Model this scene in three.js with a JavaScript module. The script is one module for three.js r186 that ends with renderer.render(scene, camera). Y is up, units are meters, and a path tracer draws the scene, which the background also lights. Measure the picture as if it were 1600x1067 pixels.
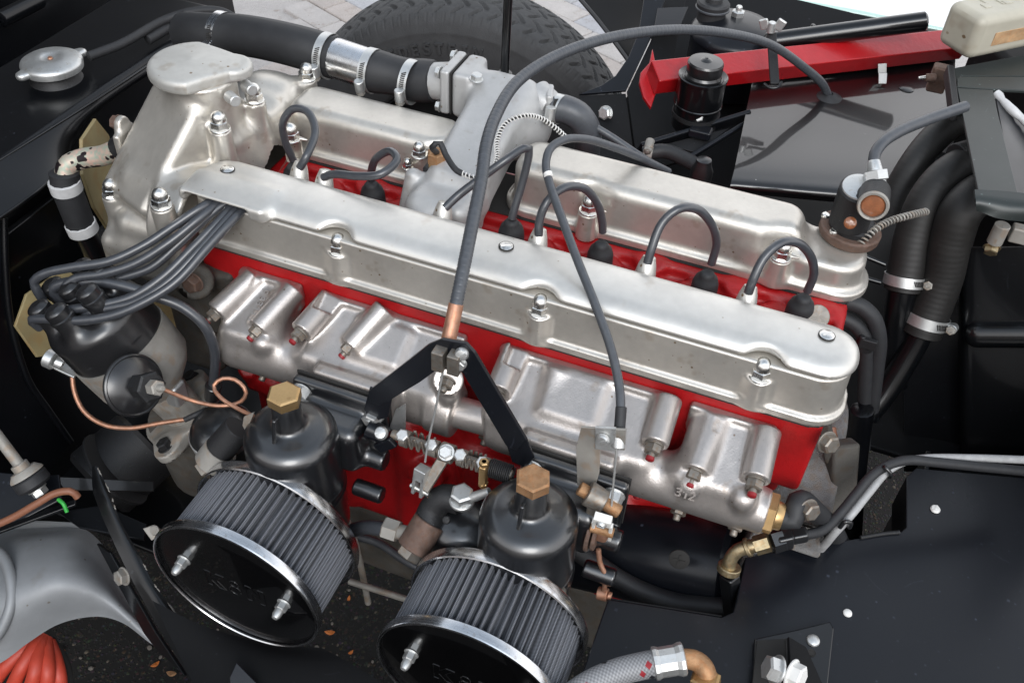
import * as THREE from 'three';
import { mergeGeometries, toCreasedNormals as creased } from 'three/addons/utils/BufferGeometryUtils.js';
import { RoundedBoxGeometry } from 'three/addons/geometries/RoundedBoxGeometry.js';
import { FontLoader } from 'three/addons/loaders/FontLoader.js';
import { TextGeometry } from 'three/addons/geometries/TextGeometry.js';

// ---------- camera, sky, sun, exposure ----------
const scene = new THREE.Scene();
const camera = new THREE.PerspectiveCamera(39.1576, 1024 / 682, 0.05, 60);
camera.position.set(0.2475, 1.4361, 0.7833);
camera.up.set(-0.2824, 0.7205, -0.6334);
camera.lookAt(0.2475 - 0.2320, 1.4361 - 0.6919, 0.7833 - 0.6837);
scene.add(camera);
const renderer = new THREE.WebGLRenderer({ antialias: true });
renderer.toneMapping = THREE.LinearToneMapping;
renderer.toneMappingExposure = 1.3;
renderer.shadowMap.enabled = true;
renderer.shadowMap.type = THREE.PCFSoftShadowMap;

const cl01 = v => Math.min(1, Math.max(0, v)), sst = (a, b, x) => { const t = cl01((x - a) / (b - a)); return t * t * (3 - 2 * t); };
function rng(seed) { let a = seed >>> 0; return () => { a = (a + 0x6D2B79F5) >>> 0; let t = Math.imul(a ^ (a >>> 15), 1 | a); t = (t + Math.imul(t ^ (t >>> 7), 61 | t)) ^ t; return ((t ^ (t >>> 14)) >>> 0) / 4294967296; }; }
function noise2(seed, per) {            // tileable value noise with period per
  const r = rng(seed), g = new Float32Array(per * per); for (let i = 0; i < g.length; i++) g[i] = r();
  return (x, y) => { const xi = Math.floor(x), yi = Math.floor(y), fx = x - xi, fy = y - yi, sx = fx * fx * (3 - 2 * fx), sy = fy * fy * (3 - 2 * fy);
    const m = (a, b) => g[(((b % per) + per) % per) * per + (((a % per) + per) % per)];
    return (m(xi, yi) * (1 - sx) + m(xi + 1, yi) * sx) * (1 - sy) + (m(xi, yi + 1) * (1 - sx) + m(xi + 1, yi + 1) * sx) * sy; };
}
function fbm(seed, base, oct) { const ns = []; for (let i = 0; i < oct; i++) ns.push(noise2(seed + i * 17, base << i)); return (u, v) => { let s = 0, a = 0.5, t = 0; for (let i = 0; i < oct; i++) { s += a * ns[i](u * (base << i), v * (base << i)); t += a; a *= 0.55; } return s / t; }; }

const sunDir = new THREE.Vector3(0.33, 0.62, 0.71).normalize();
{ // overcast sky, brightest round the veiled sun
  const w = 256, h = 128, data = new Float32Array(w * h * 4), cl = fbm(5, 6, 4);
  for (let j = 0; j < h; j++) for (let i = 0; i < w; i++) {
    const el = (j + 0.5) / h * Math.PI - Math.PI / 2, az = (i + 0.5) / w * 2 * Math.PI - Math.PI;
    const d = new THREE.Vector3(Math.cos(el) * Math.cos(az), Math.sin(el), Math.cos(el) * Math.sin(az));
    const s = Math.max(0, Math.sin(el)), c = Math.max(0, d.dot(sunDir));
    const t = sst(0.45, 0.99, s), m = 0.9 + 0.2 * cl(i / w, j / h);          // hazy bright low sky, bluer and deeper overhead
    let L = (1.3 * (1 - t) + 0.42 * t) * m + 2.6 * Math.pow(c, 14); const bl = t * 0.9;
    if (el < 0) L = 0.15;
    const k = (j * w + i) * 4; data[k] = L * (1 - 0.2 * bl); data[k + 1] = L * (1 - 0.04 * bl); data[k + 2] = L * (1.02 + 0.16 * bl); data[k + 3] = 1;
  }
  const t = new THREE.DataTexture(data, w, h, THREE.RGBAFormat, THREE.FloatType);
  t.mapping = THREE.EquirectangularReflectionMapping; t.magFilter = THREE.LinearFilter; t.minFilter = THREE.LinearFilter; t.needsUpdate = true;
  scene.background = t; scene.environment = t;
}
const sun = new THREE.DirectionalLight(new THREE.Color(1, 0.97, 0.92), 0.9);
sun.position.copy(sunDir).multiplyScalar(6); sun.castShadow = true; sun.shadow.radius = 50; sun.shadow.mapSize.set(2048, 2048);
sun.shadow.camera.left = -2.5; sun.shadow.camera.right = 2.5; sun.shadow.camera.top = 2.5; sun.shadow.camera.bottom = -2.5; sun.shadow.camera.far = 14; sun.shadow.bias = -0.0004;
scene.add(sun, sun.target);

// ---------- textures ----------
function tex(n, fn, srgb) {
  const d = new Uint8Array(n * n * 4);
  for (let j = 0; j < n; j++) for (let i = 0; i < n; i++) { const c = fn(i / n, j / n, i, j), k = (j * n + i) * 4; d[k] = c[0] * 255; d[k + 1] = c[1] * 255; d[k + 2] = c[2] * 255; d[k + 3] = 255; }
  const t = new THREE.DataTexture(d, n, n, THREE.RGBAFormat); t.wrapS = t.wrapT = THREE.RepeatWrapping; t.magFilter = THREE.LinearFilter; t.minFilter = THREE.LinearMipmapLinearFilter; t.generateMipmaps = true;
  if (srgb) t.colorSpace = THREE.SRGBColorSpace; t.needsUpdate = true; return t;
}
const rep = (t, m) => { const c = t.clone(); c.repeat.set(1 / m, 1 / m); c.needsUpdate = true; return c; };
const T = {};
{ const a = fbm(1, 4, 5), b = fbm(31, 32, 3), c = fbm(71, 8, 4);
  const pr = rng(15), pit = new Float32Array(512 * 512); for (let k = 0; k < 26; k++) { const x = pr() * 512, y = pr() * 512, R = 1.2 + 2.6 * pr() * pr(), st = 0.25 + 0.5 * pr(); for (let j = -5; j <= 5; j++) for (let i = -5; i <= 5; i++) if (Math.hypot(i * (0.7 + 0.5 * st), j) < R) pit[(((y + j) | 0) + 512) % 512 * 512 + (((x + i) | 0) + 512) % 512] = st; }
  T.cast = tex(512, (u, v, i, j) => { const m = 0.93 + 0.09 * (a(u, v) - 0.5) + 0.05 * (b(u, v) - 0.5), st = sst(0.62, 0.80, c(u, v)) * 0.10 + pit[j * 512 + i] * 0.6; return [cl01(m - st * 0.8), cl01(m - st), cl01(m - st * 1.2)]; }, true);
  T.castR = tex(512, (u, v) => { const g = cl01(0.80 + 0.28 * (a(v, u) - 0.5) + 0.10 * (b(u, v) - 0.5) + 0.12 * sst(0.6, 0.8, c(u, v))); return [g, g, g]; });
  T.grain = tex(512, (u, v) => { const g = cl01(0.5 + 1.1 * (b(u, v) - 0.5) + 0.5 * (c(u, v) - 0.5)); return [g, g, g]; }); }
{ const a = fbm(101, 4, 5), r = rng(9), sp = new Float32Array(512 * 512);
  for (let k = 0; k < 520; k++) { const x = Math.floor(r() * 512), y = Math.floor(r() * 512), s = 0.15 + 0.85 * r() * r(); const n = r() < 0.12 ? 3 : r() < 0.5 ? 2 : 1; for (let i = 0; i < n; i++) for (let j = 0; j < n; j++) sp[((y + j) % 512) * 512 + (x + i) % 512] = s; }
  for (let k = 0; k < 26; k++) { let x = r() * 512, y = r() * 512; const an = r() * 6.3, L = 6 + r() * 26, s = 0.15 + 0.35 * r(); for (let i = 0; i < L; i++) { x += Math.cos(an + i * 0.02); y += Math.sin(an + i * 0.02); sp[(((y | 0) % 512 + 512) % 512) * 512 + (((x | 0) % 512 + 512) % 512)] = s; } }
  T.speck = tex(512, (u, v, i, j) => { const m = 0.40 + 0.10 * (a(u, v) - 0.5), s = sp[j * 512 + i] * 0.62; return [cl01(m + s), cl01(m + s), cl01(m + s)]; }, true);
  T.speckR = tex(512, (u, v, i, j) => { const m = cl01(0.7 + 0.3 * (a(v, u) - 0.5) + sp[j * 512 + i] * 0.5); return [m, m, m]; }); }
{ const a = fbm(201, 6, 4), b = fbm(221, 16, 4);
  T.rust = tex(256, (u, v) => { const m = a(u, v), k = sst(0.5, 0.75, b(u, v)); return [cl01(0.86 + 0.3 * (m - 0.5)), cl01(0.85 - 0.05 * k + 0.3 * (m - 0.5)), cl01(0.84 - 0.09 * k + 0.3 * (m - 0.5))]; }, true); }
{ const a = fbm(251, 5, 5), b = fbm(271, 40, 3); T.oil = tex(512, (u, v) => { const k = sst(0.5, 0.72, a(u, v)) * (0.6 + 0.4 * b(u, v)), q = 0.98 - 0.14 * k + 0.08 * (b(v, u) - 0.5); return [cl01(q), cl01(q), cl01(q)]; }, true); }
{ const a = fbm(501, 3, 2); T.wave = tex(256, (u, v) => { const g = a(u, v); return [g, g, g]; }); }
T.mesh = tex(64, (u, v) => { const s = Math.sin(u * Math.PI * 16), t = Math.sin(v * Math.PI * 16); const g = cl01(0.5 + 0.5 * Math.max(Math.abs(s), Math.abs(t)) - 0.5 * (1 - Math.min(Math.abs(s), Math.abs(t))) * 0.5); return [g, g, g]; });
{ const a = fbm(301, 8, 5); T.rub = tex(256, (u, v) => { const g = cl01(0.85 + 0.16 * (a(u, v) - 0.5)); return [g, g, g]; }, true); }
T.brush = (() => { const r = rng(77), row = new Float32Array(512); for (let i = 0; i < 512; i++) row[i] = r(); return tex(512, (u, v, i, j) => { const g = cl01(0.45 + 0.35 * (row[j] - 0.5) + 0.2 * (row[(j * 7 + (i >> 5)) % 512] - 0.5)); return [g, g, g]; }); })();
T.flake = (() => { const a = noise2(5, 24), b = noise2(6, 48), c = noise2(8, 8); return tex(256, (u, v) => { const m = a(u * 24, v * 24) * 0.5 + b(u * 48, v * 48) * 0.2 + c(u * 8, v * 8) * 0.3; return m > 0.63 ? [0.13, 0.10, 0.11] : [0.76 + 0.2 * (b(u * 48, v * 48) - 0.5), 0.71, 0.65]; }, true); })();
{ const a = fbm(401, 8, 5), r = rng(44), n = 512, st = new Float32Array(n * n * 3), hh = new Float32Array(n * n);
  for (let k = 0; k < 5200; k++) { const x = r() * n, y = r() * n, R = 1.2 + 3.2 * r() * r(), q = r(), c = q < 0.05 ? [0.5, 0.47, 0.42] : q < 0.12 ? [0.33, 0.26, 0.2] : [0.14 + 0.16 * r(), 0.135 + 0.15 * r(), 0.13 + 0.14 * r()]; for (let j = -5; j <= 5; j++) for (let i = -5; i <= 5; i++) { const d = Math.hypot(i, j * (0.8 + 0.4 * q)); if (d < R) { const id = (((y + j) | 0) % n + n) % n * n + ((((x + i) | 0) % n + n) % n); st[id * 3] = c[0]; st[id * 3 + 1] = c[1]; st[id * 3 + 2] = c[2]; hh[id] = Math.sqrt(1 - d / R); } } }
  T.tarmac = tex(n, (u, v, i, j) => { const id = j * n + i, m = 0.8 + 0.5 * (a(u, v) - 0.5); return hh[id] > 0 ? [st[id * 3] * m, st[id * 3 + 1] * m, st[id * 3 + 2] * m] : [0.11 * m, 0.108 * m, 0.105 * m]; }, true);
  T.tarmacB = tex(n, (u, v, i, j) => { const g = cl01(0.25 + 0.7 * hh[j * n + i]); return [g, g, g]; }); }
{ const cv = document.createElement('canvas'); cv.width = cv.height = 256; const g = cv.getContext('2d'); g.fillStyle = '#9a9b9d'; g.fillRect(0, 0, 256, 256);
  for (let j = 0; j < 32; j++) for (let i = 0; i < 32; i++) { const up = (i + j) % 2; g.fillStyle = up ? '#b4b5b7' : '#7d7f83'; g.beginPath(); const x = i * 8, y = j * 8; g.moveTo(x + 4, y + 0.6); g.lineTo(x + 7.4, y + 4); g.lineTo(x + 4, y + 7.4); g.lineTo(x + 0.6, y + 4); g.fill(); }
  for (const [x, y, c] of [[16, 24, '#a3242f'], [40, 56, '#a3242f'], [64, 24, '#26282e'], [88, 56, '#26282e'], [144, 152, '#a3242f'], [168, 184, '#a3242f'], [192, 152, '#26282e'], [216, 184, '#26282e']]) { g.fillStyle = c; g.beginPath(); g.moveTo(x, y - 14); g.lineTo(x + 14, y); g.lineTo(x, y + 14); g.lineTo(x - 14, y); g.fill(); }
  T.braid = new THREE.CanvasTexture(cv); T.braid.wrapS = T.braid.wrapT = THREE.RepeatWrapping; T.braid.colorSpace = THREE.SRGBColorSpace; }

// ---------- materials (colours are linear base colours) ----------
const lin = (r, g, b) => new THREE.Color().setRGB(r, g, b);
function mat(c, o) { const { phys, ...r } = o; const m = phys ? new THREE.MeshPhysicalMaterial(r) : new THREE.MeshStandardMaterial(r); m.color.copy(lin(...c)); return m; }
const M = {
  alu: mat([0.69, 0.655, 0.595], { metalness: 0.70, roughness: 0.44, map: rep(T.cast, 0.16), roughnessMap: rep(T.castR, 0.16), bumpMap: rep(T.grain, 0.05), bumpScale: 0.00005 }),
  aluLid: mat([0.745, 0.725, 0.68], { metalness: 0.70, roughness: 0.48, map: rep(T.cast, 0.23), roughnessMap: rep(T.castR, 0.17), bumpMap: rep(T.grain, 0.07), bumpScale: 0.000025 }),
  manifold: mat([0.56, 0.52, 0.49], { metalness: 0.78, roughness: 0.46, map: rep(T.cast, 0.12), roughnessMap: rep(T.castR, 0.12), bumpMap: rep(T.grain, 0.03), bumpScale: 0.00012 }),
  grey: mat([0.53, 0.53, 0.525], { metalness: 0.4, roughness: 0.64, map: rep(T.cast, 0.2), roughnessMap: rep(T.castR, 0.1), bumpMap: rep(T.grain, 0.06), bumpScale: 0.00008 }),
  rough: mat([0.33, 0.33, 0.33], { metalness: 0.35, roughness: 0.85, map: rep(T.rust, 0.12), bumpMap: rep(T.grain, 0.02), bumpScale: 0.001 }),
  dullalu: mat([0.5, 0.49, 0.46], { metalness: 0.6, roughness: 0.7, map: rep(T.rust, 0.2), bumpMap: rep(T.grain, 0.05), bumpScale: 0.00015 }),
  polish: mat([0.74, 0.75, 0.77], { metalness: 1, roughness: 0.48, roughnessMap: rep(T.brush, 0.05), map: rep(T.cast, 0.04) }),
  chrome: mat([0.74, 0.73, 0.70], { metalness: 1, roughness: 0.36, roughnessMap: rep(T.castR, 0.03) }),
  zinc: mat([0.72, 0.73, 0.72], { metalness: 0.85, roughness: 0.55, map: rep(T.cast, 0.05), roughnessMap: rep(T.castR, 0.05) }),
  steel: mat([0.36, 0.34, 0.31], { metalness: 0.8, roughness: 0.55, map: rep(T.rust, 0.05) }),
  rusty: mat([0.20, 0.135, 0.11], { metalness: 0.4, roughness: 0.7, map: rep(T.rust, 0.04) }),
  brass: mat([0.60, 0.40, 0.19], { metalness: 0.85, roughness: 0.48, roughnessMap: rep(T.castR, 0.03), map: rep(T.cast, 0.06) }),
  bronze: mat([0.55, 0.33, 0.18], { metalness: 0.7, roughness: 0.62, map: rep(T.rust, 0.05), bumpMap: rep(T.grain, 0.02), bumpScale: 0.0003 }),
  copper: mat([0.64, 0.36, 0.25], { metalness: 0.75, roughness: 0.5, map: rep(T.rust, 0.05) }),
  gold: mat([0.56, 0.47, 0.30], { metalness: 0.9, roughness: 0.42, map: rep(T.rust, 0.03) }),
  red: mat([0.40, 0.005, 0.007], { phys: 1, metalness: 0, roughness: 0.46, clearcoat: 0.2, clearcoatRoughness: 0.3, map: rep(T.oil, 0.25), bumpMap: rep(T.grain, 0.02), bumpScale: 0.00025 }),
  redBar: mat([0.46, 0.008, 0.012], { phys: 1, metalness: 0, roughness: 0.35, clearcoat: 0.6, clearcoatRoughness: 0.15, map: rep(T.cast, 0.3), bumpMap: rep(T.grain, 0.2), bumpScale: 0.0003 }),
  redCoil: mat([0.66, 0.075, 0.04], { roughness: 0.5, map: rep(T.rub, 0.1) }),
  redDot: mat([0.24, 0.012, 0.016], { roughness: 0.5 }),
  black: mat([0.026, 0.029, 0.037], { phys: 1, roughness: 0.45, specularIntensity: 0.45, clearcoat: 0.3, clearcoatRoughness: 0.18, map: rep(T.speck, 0.45), roughnessMap: rep(T.speckR, 0.4), bumpMap: rep(T.wave, 0.4), bumpScale: 0.003 }),
  gloss: mat([0.024, 0.027, 0.033], { phys: 1, roughness: 0.3, specularIntensity: 0.6, clearcoat: 0.6, clearcoatRoughness: 0.1, map: rep(T.speck, 0.5) }),
  satin: mat([0.050, 0.058, 0.08], { phys: 1, roughness: 0.45, specularIntensity: 0.6, clearcoat: 0.12, clearcoatRoughness: 0.2, map: rep(T.speck, 0.5), roughnessMap: rep(T.speckR, 0.5), bumpMap: rep(T.wave, 0.45), bumpScale: 0.004 }),
  tray: mat([0.024, 0.021, 0.025], { phys: 1, metalness: 0, roughness: 0.4, clearcoat: 1, clearcoatRoughness: 0.05, ior: 1.5, specularIntensity: 0.6, map: rep(T.speck, 0.6), bumpMap: rep(T.wave, 0.35), bumpScale: 0.0035 }),
  carb: mat([0.040, 0.045, 0.056], { phys: 1, roughness: 0.36, ior: 1.7, clearcoat: 1, clearcoatRoughness: 0.17, map: rep(T.speck, 0.25), bumpMap: rep(T.grain, 0.06), bumpScale: 0.00003 }),
  worn: mat([0.13, 0.132, 0.142], { roughness: 0.55, metalness: 0.2, map: rep(T.speck, 0.2), bumpMap: rep(T.grain, 0.04), bumpScale: 0.0002 }),
  bake: mat([0.012, 0.012, 0.013], { phys: 1, roughness: 0.32, clearcoat: 0.6, clearcoatRoughness: 0.2 }),
  rubber: mat([0.028, 0.029, 0.032], { roughness: 0.62, map: rep(T.rub, 0.05) }),
  hose: mat([0.030, 0.031, 0.034], { roughness: 0.58, map: rep(T.rub, 0.08) }),
  ribhose: mat([0.017, 0.016, 0.015], { roughness: 0.55, map: rep(T.rub, 0.05) }),
  lead: mat([0.055, 0.06, 0.07], { phys: 1, roughness: 0.38, clearcoat: 0.7, clearcoatRoughness: 0.28, map: rep(T.rub, 0.04) }),
  cable: mat([0.075, 0.082, 0.094], { phys: 1, roughness: 0.45, clearcoat: 0.3, clearcoatRoughness: 0.4, map: rep(T.rub, 0.03) }),
  ptfe: mat([0.72, 0.71, 0.68], { roughness: 0.5 }),
  wireSleeve: mat([0.50, 0.50, 0.50], { roughness: 0.45, map: rep(T.rub, 0.05) }),
  white: mat([0.74, 0.74, 0.74], { roughness: 0.4, map: rep(T.rub, 0.1) }),
  plaster: mat([0.82, 0.82, 0.8], { phys: 1, roughness: 0.4, clearcoat: 0.6, clearcoatRoughness: 0.1 }),
  mint: mat([0.50, 0.68, 0.62], { phys: 1, roughness: 0.4, clearcoat: 0.6, clearcoatRoughness: 0.1 }),
  pleat: mat([0.26, 0.27, 0.30], { roughness: 0.85, bumpMap: rep(T.mesh, 2), bumpScale: 0.0009, map: (() => { const t = rep(T.mesh, 2); t.colorSpace = THREE.SRGBColorSpace; return t; })() }),
  tyre: mat([0.062, 0.063, 0.065], { roughness: 0.75, map: rep(T.rub, 0.12), bumpMap: rep(T.grain, 0.05), bumpScale: 0.0003 }),
  fan: mat([0.40, 0.33, 0.17], { roughness: 0.55, map: rep(T.rust, 0.3) }),
  heater: mat([0.18, 0.222, 0.215], { roughness: 0.55, metalness: 0.1, map: rep(T.speck, 0.3), roughnessMap: rep(T.speckR, 0.3) }),
  tank: mat([0.52, 0.49, 0.40], { phys: 1, roughness: 0.48, map: rep(T.cast, 0.3), transmission: 0.12, thickness: 0 }),
  sticker: mat([0.55, 0.36, 0.20], { roughness: 0.6, map: rep(T.rust, 0.04) }),
  bowl: mat([0.27, 0.28, 0.29], { metalness: 0.3, roughness: 0.7, map: rep(T.cast, 0.3), roughnessMap: rep(T.castR, 0.2) }),
  flake: mat([1, 1, 1], { roughness: 0.5, metalness: 0.35, map: rep(T.flake, 0.16) }),
  braid: mat([0.7, 0.7, 0.7], { roughness: 0.6, metalness: 0.2, map: T.braid }),
  green: mat([0.03, 0.35, 0.05], { roughness: 0.45 }),
  brown: mat([0.22, 0.09, 0.05], { roughness: 0.5 }),
  amber: mat([0.32, 0.12, 0.05], { phys: 1, roughness: 0.35, clearcoat: 0.6, map: rep(T.rust, 0.03) }),
  grimy: mat([0.11, 0.105, 0.095], { metalness: 0.3, roughness: 0.75, map: rep(T.rust, 0.15), bumpMap: rep(T.grain, 0.04), bumpScale: 0.0003 }),
  mirror: mat([0.012, 0.012, 0.014], { phys: 1, roughness: 0.25, clearcoat: 1, clearcoatRoughness: 0.03, map: rep(T.speck, 0.3) }),
  flat: mat([0.028, 0.030, 0.036], { phys: 1, roughness: 0.65, specularIntensity: 0.45, map: rep(T.speck, 0.5) }),
  castlid: mat([0.62, 0.61, 0.575], { metalness: 0.5, roughness: 0.6, map: rep(T.cast, 0.2), roughnessMap: rep(T.castR, 0.15) }),
  gasket: mat([0.018, 0.017, 0.016], { roughness: 0.85 }),
  tarmac: mat([0.62, 0.60, 0.58], { roughness: 0.95, map: rep(T.tarmac, 0.42), bumpMap: rep(T.tarmacB, 0.42), bumpScale: 0.004 }),
  pave: mat([0.50, 0.47, 0.45], { roughness: 0.9, map: rep(T.cast, 0.3), bumpMap: rep(T.grain, 0.1), bumpScale: 0.002 }),
  pave2: mat([0.47, 0.42, 0.39], { roughness: 0.9, map: rep(T.cast, 0.35), bumpMap: rep(T.grain, 0.1), bumpScale: 0.002 }),
  pave3: mat([0.44, 0.44, 0.46], { roughness: 0.9, map: rep(T.cast, 0.27), bumpMap: rep(T.grain, 0.1), bumpScale: 0.002 }),
  leaf: mat([0.42, 0.12, 0.02], { roughness: 0.7 }),
  pebble: mat([0.13, 0.115, 0.10], { roughness: 0.85 }),
};
for (const k in M) M[k].side = THREE.DoubleSide;

// ---------- geometry helpers ----------
const PI = Math.PI;
function toCreasedNormals(g, a) { g.scale(1000, 1000, 1000); const c = creased(g, a); return c.scale(0.001, 0.001, 0.001); } // the crease test works on coarse positions
const V = a => new THREE.Vector3(a[0], a[1], a[2]);
const add = (a, b, k = 1) => [a[0] + b[0] * k, a[1] + b[1] * k, a[2] + b[2] * k];
const subv = (a, b) => [a[0] - b[0], a[1] - b[1], a[2] - b[2]];
const mix = (a, b, t) => [a[0] + (b[0] - a[0]) * t, a[1] + (b[1] - a[1]) * t, a[2] + (b[2] - a[2]) * t];
const len = a => Math.hypot(...a), unit = a => { const l = len(a); return [a[0] / l, a[1] / l, a[2] / l]; };
const cross = (a, b) => [a[1] * b[2] - a[2] * b[1], a[2] * b[0] - a[0] * b[2], a[0] * b[1] - a[1] * b[0]];
const UP = new THREE.Vector3(0, 1, 0);
const qTo = dir => new THREE.Quaternion().setFromUnitVectors(UP, V(unit(dir)));
function place(g, pos, dir = [0, 1, 0], spin = 0) { const m = new THREE.Matrix4(); if (spin) g = g.clone().rotateY(spin); else g = g.clone(); m.compose(V(pos), qTo(dir), new THREE.Vector3(1, 1, 1)); return g.applyMatrix4(m); }
function basis(g, o, x, y, z) { const m = new THREE.Matrix4().makeBasis(V(x), V(y), V(z)); m.setPosition(V(o)); return g.clone().applyMatrix4(m); }
function lathe(pr, seg = 40, ang = 0.7) { const g = new THREE.LatheGeometry(pr.map(p => new THREE.Vector2(Math.max(p[0], 1e-5), p[1])), seg); const R = Math.max(...pr.map(p => p[0])), uv = g.attributes.uv, S = [0]; for (let i = 1; i < pr.length; i++) S.push(S[i - 1] + Math.hypot(pr[i][0] - pr[i - 1][0], pr[i][1] - pr[i - 1][1])); for (let i = 0; i < uv.count; i++) uv.setXY(i, uv.getX(i) * 2 * PI * R, S[i % pr.length]); const c = toCreasedNormals(g, ang); c.userData.uvm = 1; return c; }
function discPr(r, h, c = 0.001) { return [[0, 0], [r - c, 0], [r, c], [r, h - c], [r - c, h], [0, h]]; }
function cyl(a, b, r1, r2 = r1, seg = 28, c = 0.0008) { const d = subv(b, a), L = len(d); return place(lathe([[0, 0], [r1 - c, 0], [r1, c], [r2, L - c], [r2 - c, L], [0, L]], seg), a, d); }
function hex(af, h, c = 0.0008) { // hexagon across flats af, height h along +y, chamfered crown
  const R = af / Math.sqrt(3), g = new THREE.LatheGeometry([[0, 0], [R, 0], [R, h - c], [R - c * 1.6, h], [0, h]].map(p => new THREE.Vector2(Math.max(p[0], 1e-5), p[1])), 6); return toCreasedNormals(g, 0.3); }
function domeNut(s = 1) { const pr = [[0, 0.0085]]; const out = []; for (let i = 0; i <= 8; i++) { const t = i / 8 * Math.PI / 2; out.push([0.0062 * Math.cos(t), 0.0095 + 0.0068 * Math.sin(t)]); } const g = mergeAll([lathe(discPr(0.0085, 0.0016, 0.0004), 28), place(hex(0.0128, 0.0068, 0.0009), [0, 0.0016, 0]), lathe([[0, 0.008], [0.0062, 0.008], ...out], 28)]); return g.scale(s, s, s); }
function studNut(s = 1) { return mergeAll([lathe(discPr(0.0085, 0.0015, 0.0003), 24), place(hex(0.0132, 0.0075, 0.001), [0, 0.0015, 0]), lathe([[0, 0.009], [0.0036, 0.009], [0.0036, 0.0135], [0.0028, 0.0145], [0, 0.0145]], 16)]).scale(s, s, s); }
function hexBolt(s = 1) { return mergeAll([lathe(discPr(0.009, 0.0014, 0.0003), 24), place(hex(0.013, 0.0065, 0.001), [0, 0.0014, 0])]).scale(s, s, s); }
function slotScrew(r, h) { const g = lathe([[0, 0], [r, 0], [r, h * 0.4], [r * 0.8, h * 0.85], [r * 0.3, h], [0, h]], 24); const b = new THREE.BoxGeometry(r * 1.5, h * 0.5, r * 0.28); b.translate(0, h * 0.85, 0); return mergeAll([g, b]); }
function nonIdx(g, box) { const n = g.index ? g.toNonIndexed() : g; const o = new THREE.BufferGeometry(); o.setAttribute('position', n.attributes.position.clone()); if (!n.attributes.normal) n.computeVertexNormals(); o.setAttribute('normal', n.attributes.normal.clone()); const uv = n.attributes.uv ? n.attributes.uv.clone() : new THREE.BufferAttribute(new Float32Array(n.attributes.position.count * 2), 2); o.setAttribute('uv', uv); if (g.userData && g.userData.uvm) o.userData.uvm = 1; else if (box) boxUV(o); return o; }
function mergeAll(gs) { gs = (Array.isArray(gs) ? gs : [gs]).flat(9).filter(Boolean).map(g => nonIdx(g, true)); const r = gs.length === 1 ? gs[0] : mergeGeometries(gs); r.userData = { uvm: 1 }; return r; }
function boxUV(g) { // metres, by dominant face axis
  const p = g.attributes.position, uv = new Float32Array(p.count * 2), a = new THREE.Vector3(), b = new THREE.Vector3(), c = new THREE.Vector3();
  for (let i = 0; i < p.count; i += 3) { a.fromBufferAttribute(p, i); b.fromBufferAttribute(p, i + 1); c.fromBufferAttribute(p, i + 2); const n = b.clone().sub(a).cross(c.clone().sub(a)); const ax = Math.abs(n.x), ay = Math.abs(n.y), az = Math.abs(n.z);
    [a, b, c].forEach((q, k) => { let u, v; if (ay >= ax && ay >= az) { u = q.x; v = q.z; } else if (ax >= az) { u = q.z; v = q.y; } else { u = q.x; v = q.y; } uv[(i + k) * 2] = u; uv[(i + k) * 2 + 1] = v; }); }
  g.setAttribute('uv', new THREE.BufferAttribute(uv, 2)); return g; }
function tube(pts, r, o = {}) { // smooth tube; r a number or function of 0..1; rib = [amp, pitch]
  const cv = new THREE.CatmullRomCurve3(pts.map(V), !!o.closed, o.type || 'centripetal', 0.5); const L = cv.getLength();
  const n = o.n || Math.max(12, Math.round(L / (o.step || 0.006))), rs = o.rs || 12, fr = cv.computeFrenetFrames(n, !!o.closed), pos = [], nor = [], uv = [], idx = [];
  const rf = typeof r === 'function' ? r : () => r;
  for (let i = 0; i <= n; i++) { const t = i / n, P = cv.getPointAt(t), N = fr.normals[i], B = fr.binormals[i]; let R = rf(t, t * L); if (o.rib) R += o.rib[0] * Math.sin(t * L / o.rib[1] * 2 * Math.PI);
    for (let j = 0; j <= rs; j++) { const a = j / rs * 2 * Math.PI, ca = Math.cos(a), sa = Math.sin(a); const d = [N.x * ca + B.x * sa, N.y * ca + B.y * sa, N.z * ca + B.z * sa]; pos.push(P.x + d[0] * R, P.y + d[1] * R, P.z + d[2] * R); nor.push(...d); uv.push(j / rs * 2 * Math.PI * R, t * L); } }
  for (let i = 0; i < n; i++) for (let j = 0; j < rs; j++) { const a = i * (rs + 1) + j, b = a + rs + 1; idx.push(a, a + 1, b, b, a + 1, b + 1); }
  let g = new THREE.BufferGeometry(); g.setAttribute('position', new THREE.Float32BufferAttribute(pos, 3)); g.setAttribute('normal', new THREE.Float32BufferAttribute(nor, 3)); g.setAttribute('uv', new THREE.Float32BufferAttribute(uv, 2)); g.setIndex(idx);
  if (o.rib || typeof r === 'function') { g.computeVertexNormals(); }
  g.userData.uvm = 1; if (o.closed || o.open) return g;
  const caps = [0, 1].map(t => { const P = cv.getPointAt(t), D = cv.getTangentAt(t).multiplyScalar(t ? 1 : -1), R = rf(t, t * L); return place(lathe([[R, -0.0002], [R * 0.9, R * 0.06], [0, R * 0.08]], rs, 1.2), P.toArray(), D.toArray()); });
  return mergeAll([g, caps]); }
function coil(pts, R, pitch, wire, o = {}) { // wire wound round a path
  const cv = new THREE.CatmullRomCurve3(pts.map(V), false, 'centripetal'), L = cv.getLength(), N = Math.round(L / pitch), k = 10, fr = cv.computeFrenetFrames(N * k), out = [];
  for (let i = 0; i <= N * k; i++) { const t = i / (N * k), a = i / k * 2 * Math.PI, P = cv.getPointAt(t); P.addScaledVector(fr.normals[i], Math.cos(a) * R).addScaledVector(fr.binormals[i], Math.sin(a) * R); out.push(P.toArray()); }
  return tube(out, wire, { n: N * k, rs: o.rs || 6, type: 'catmullrom' }); }
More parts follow.
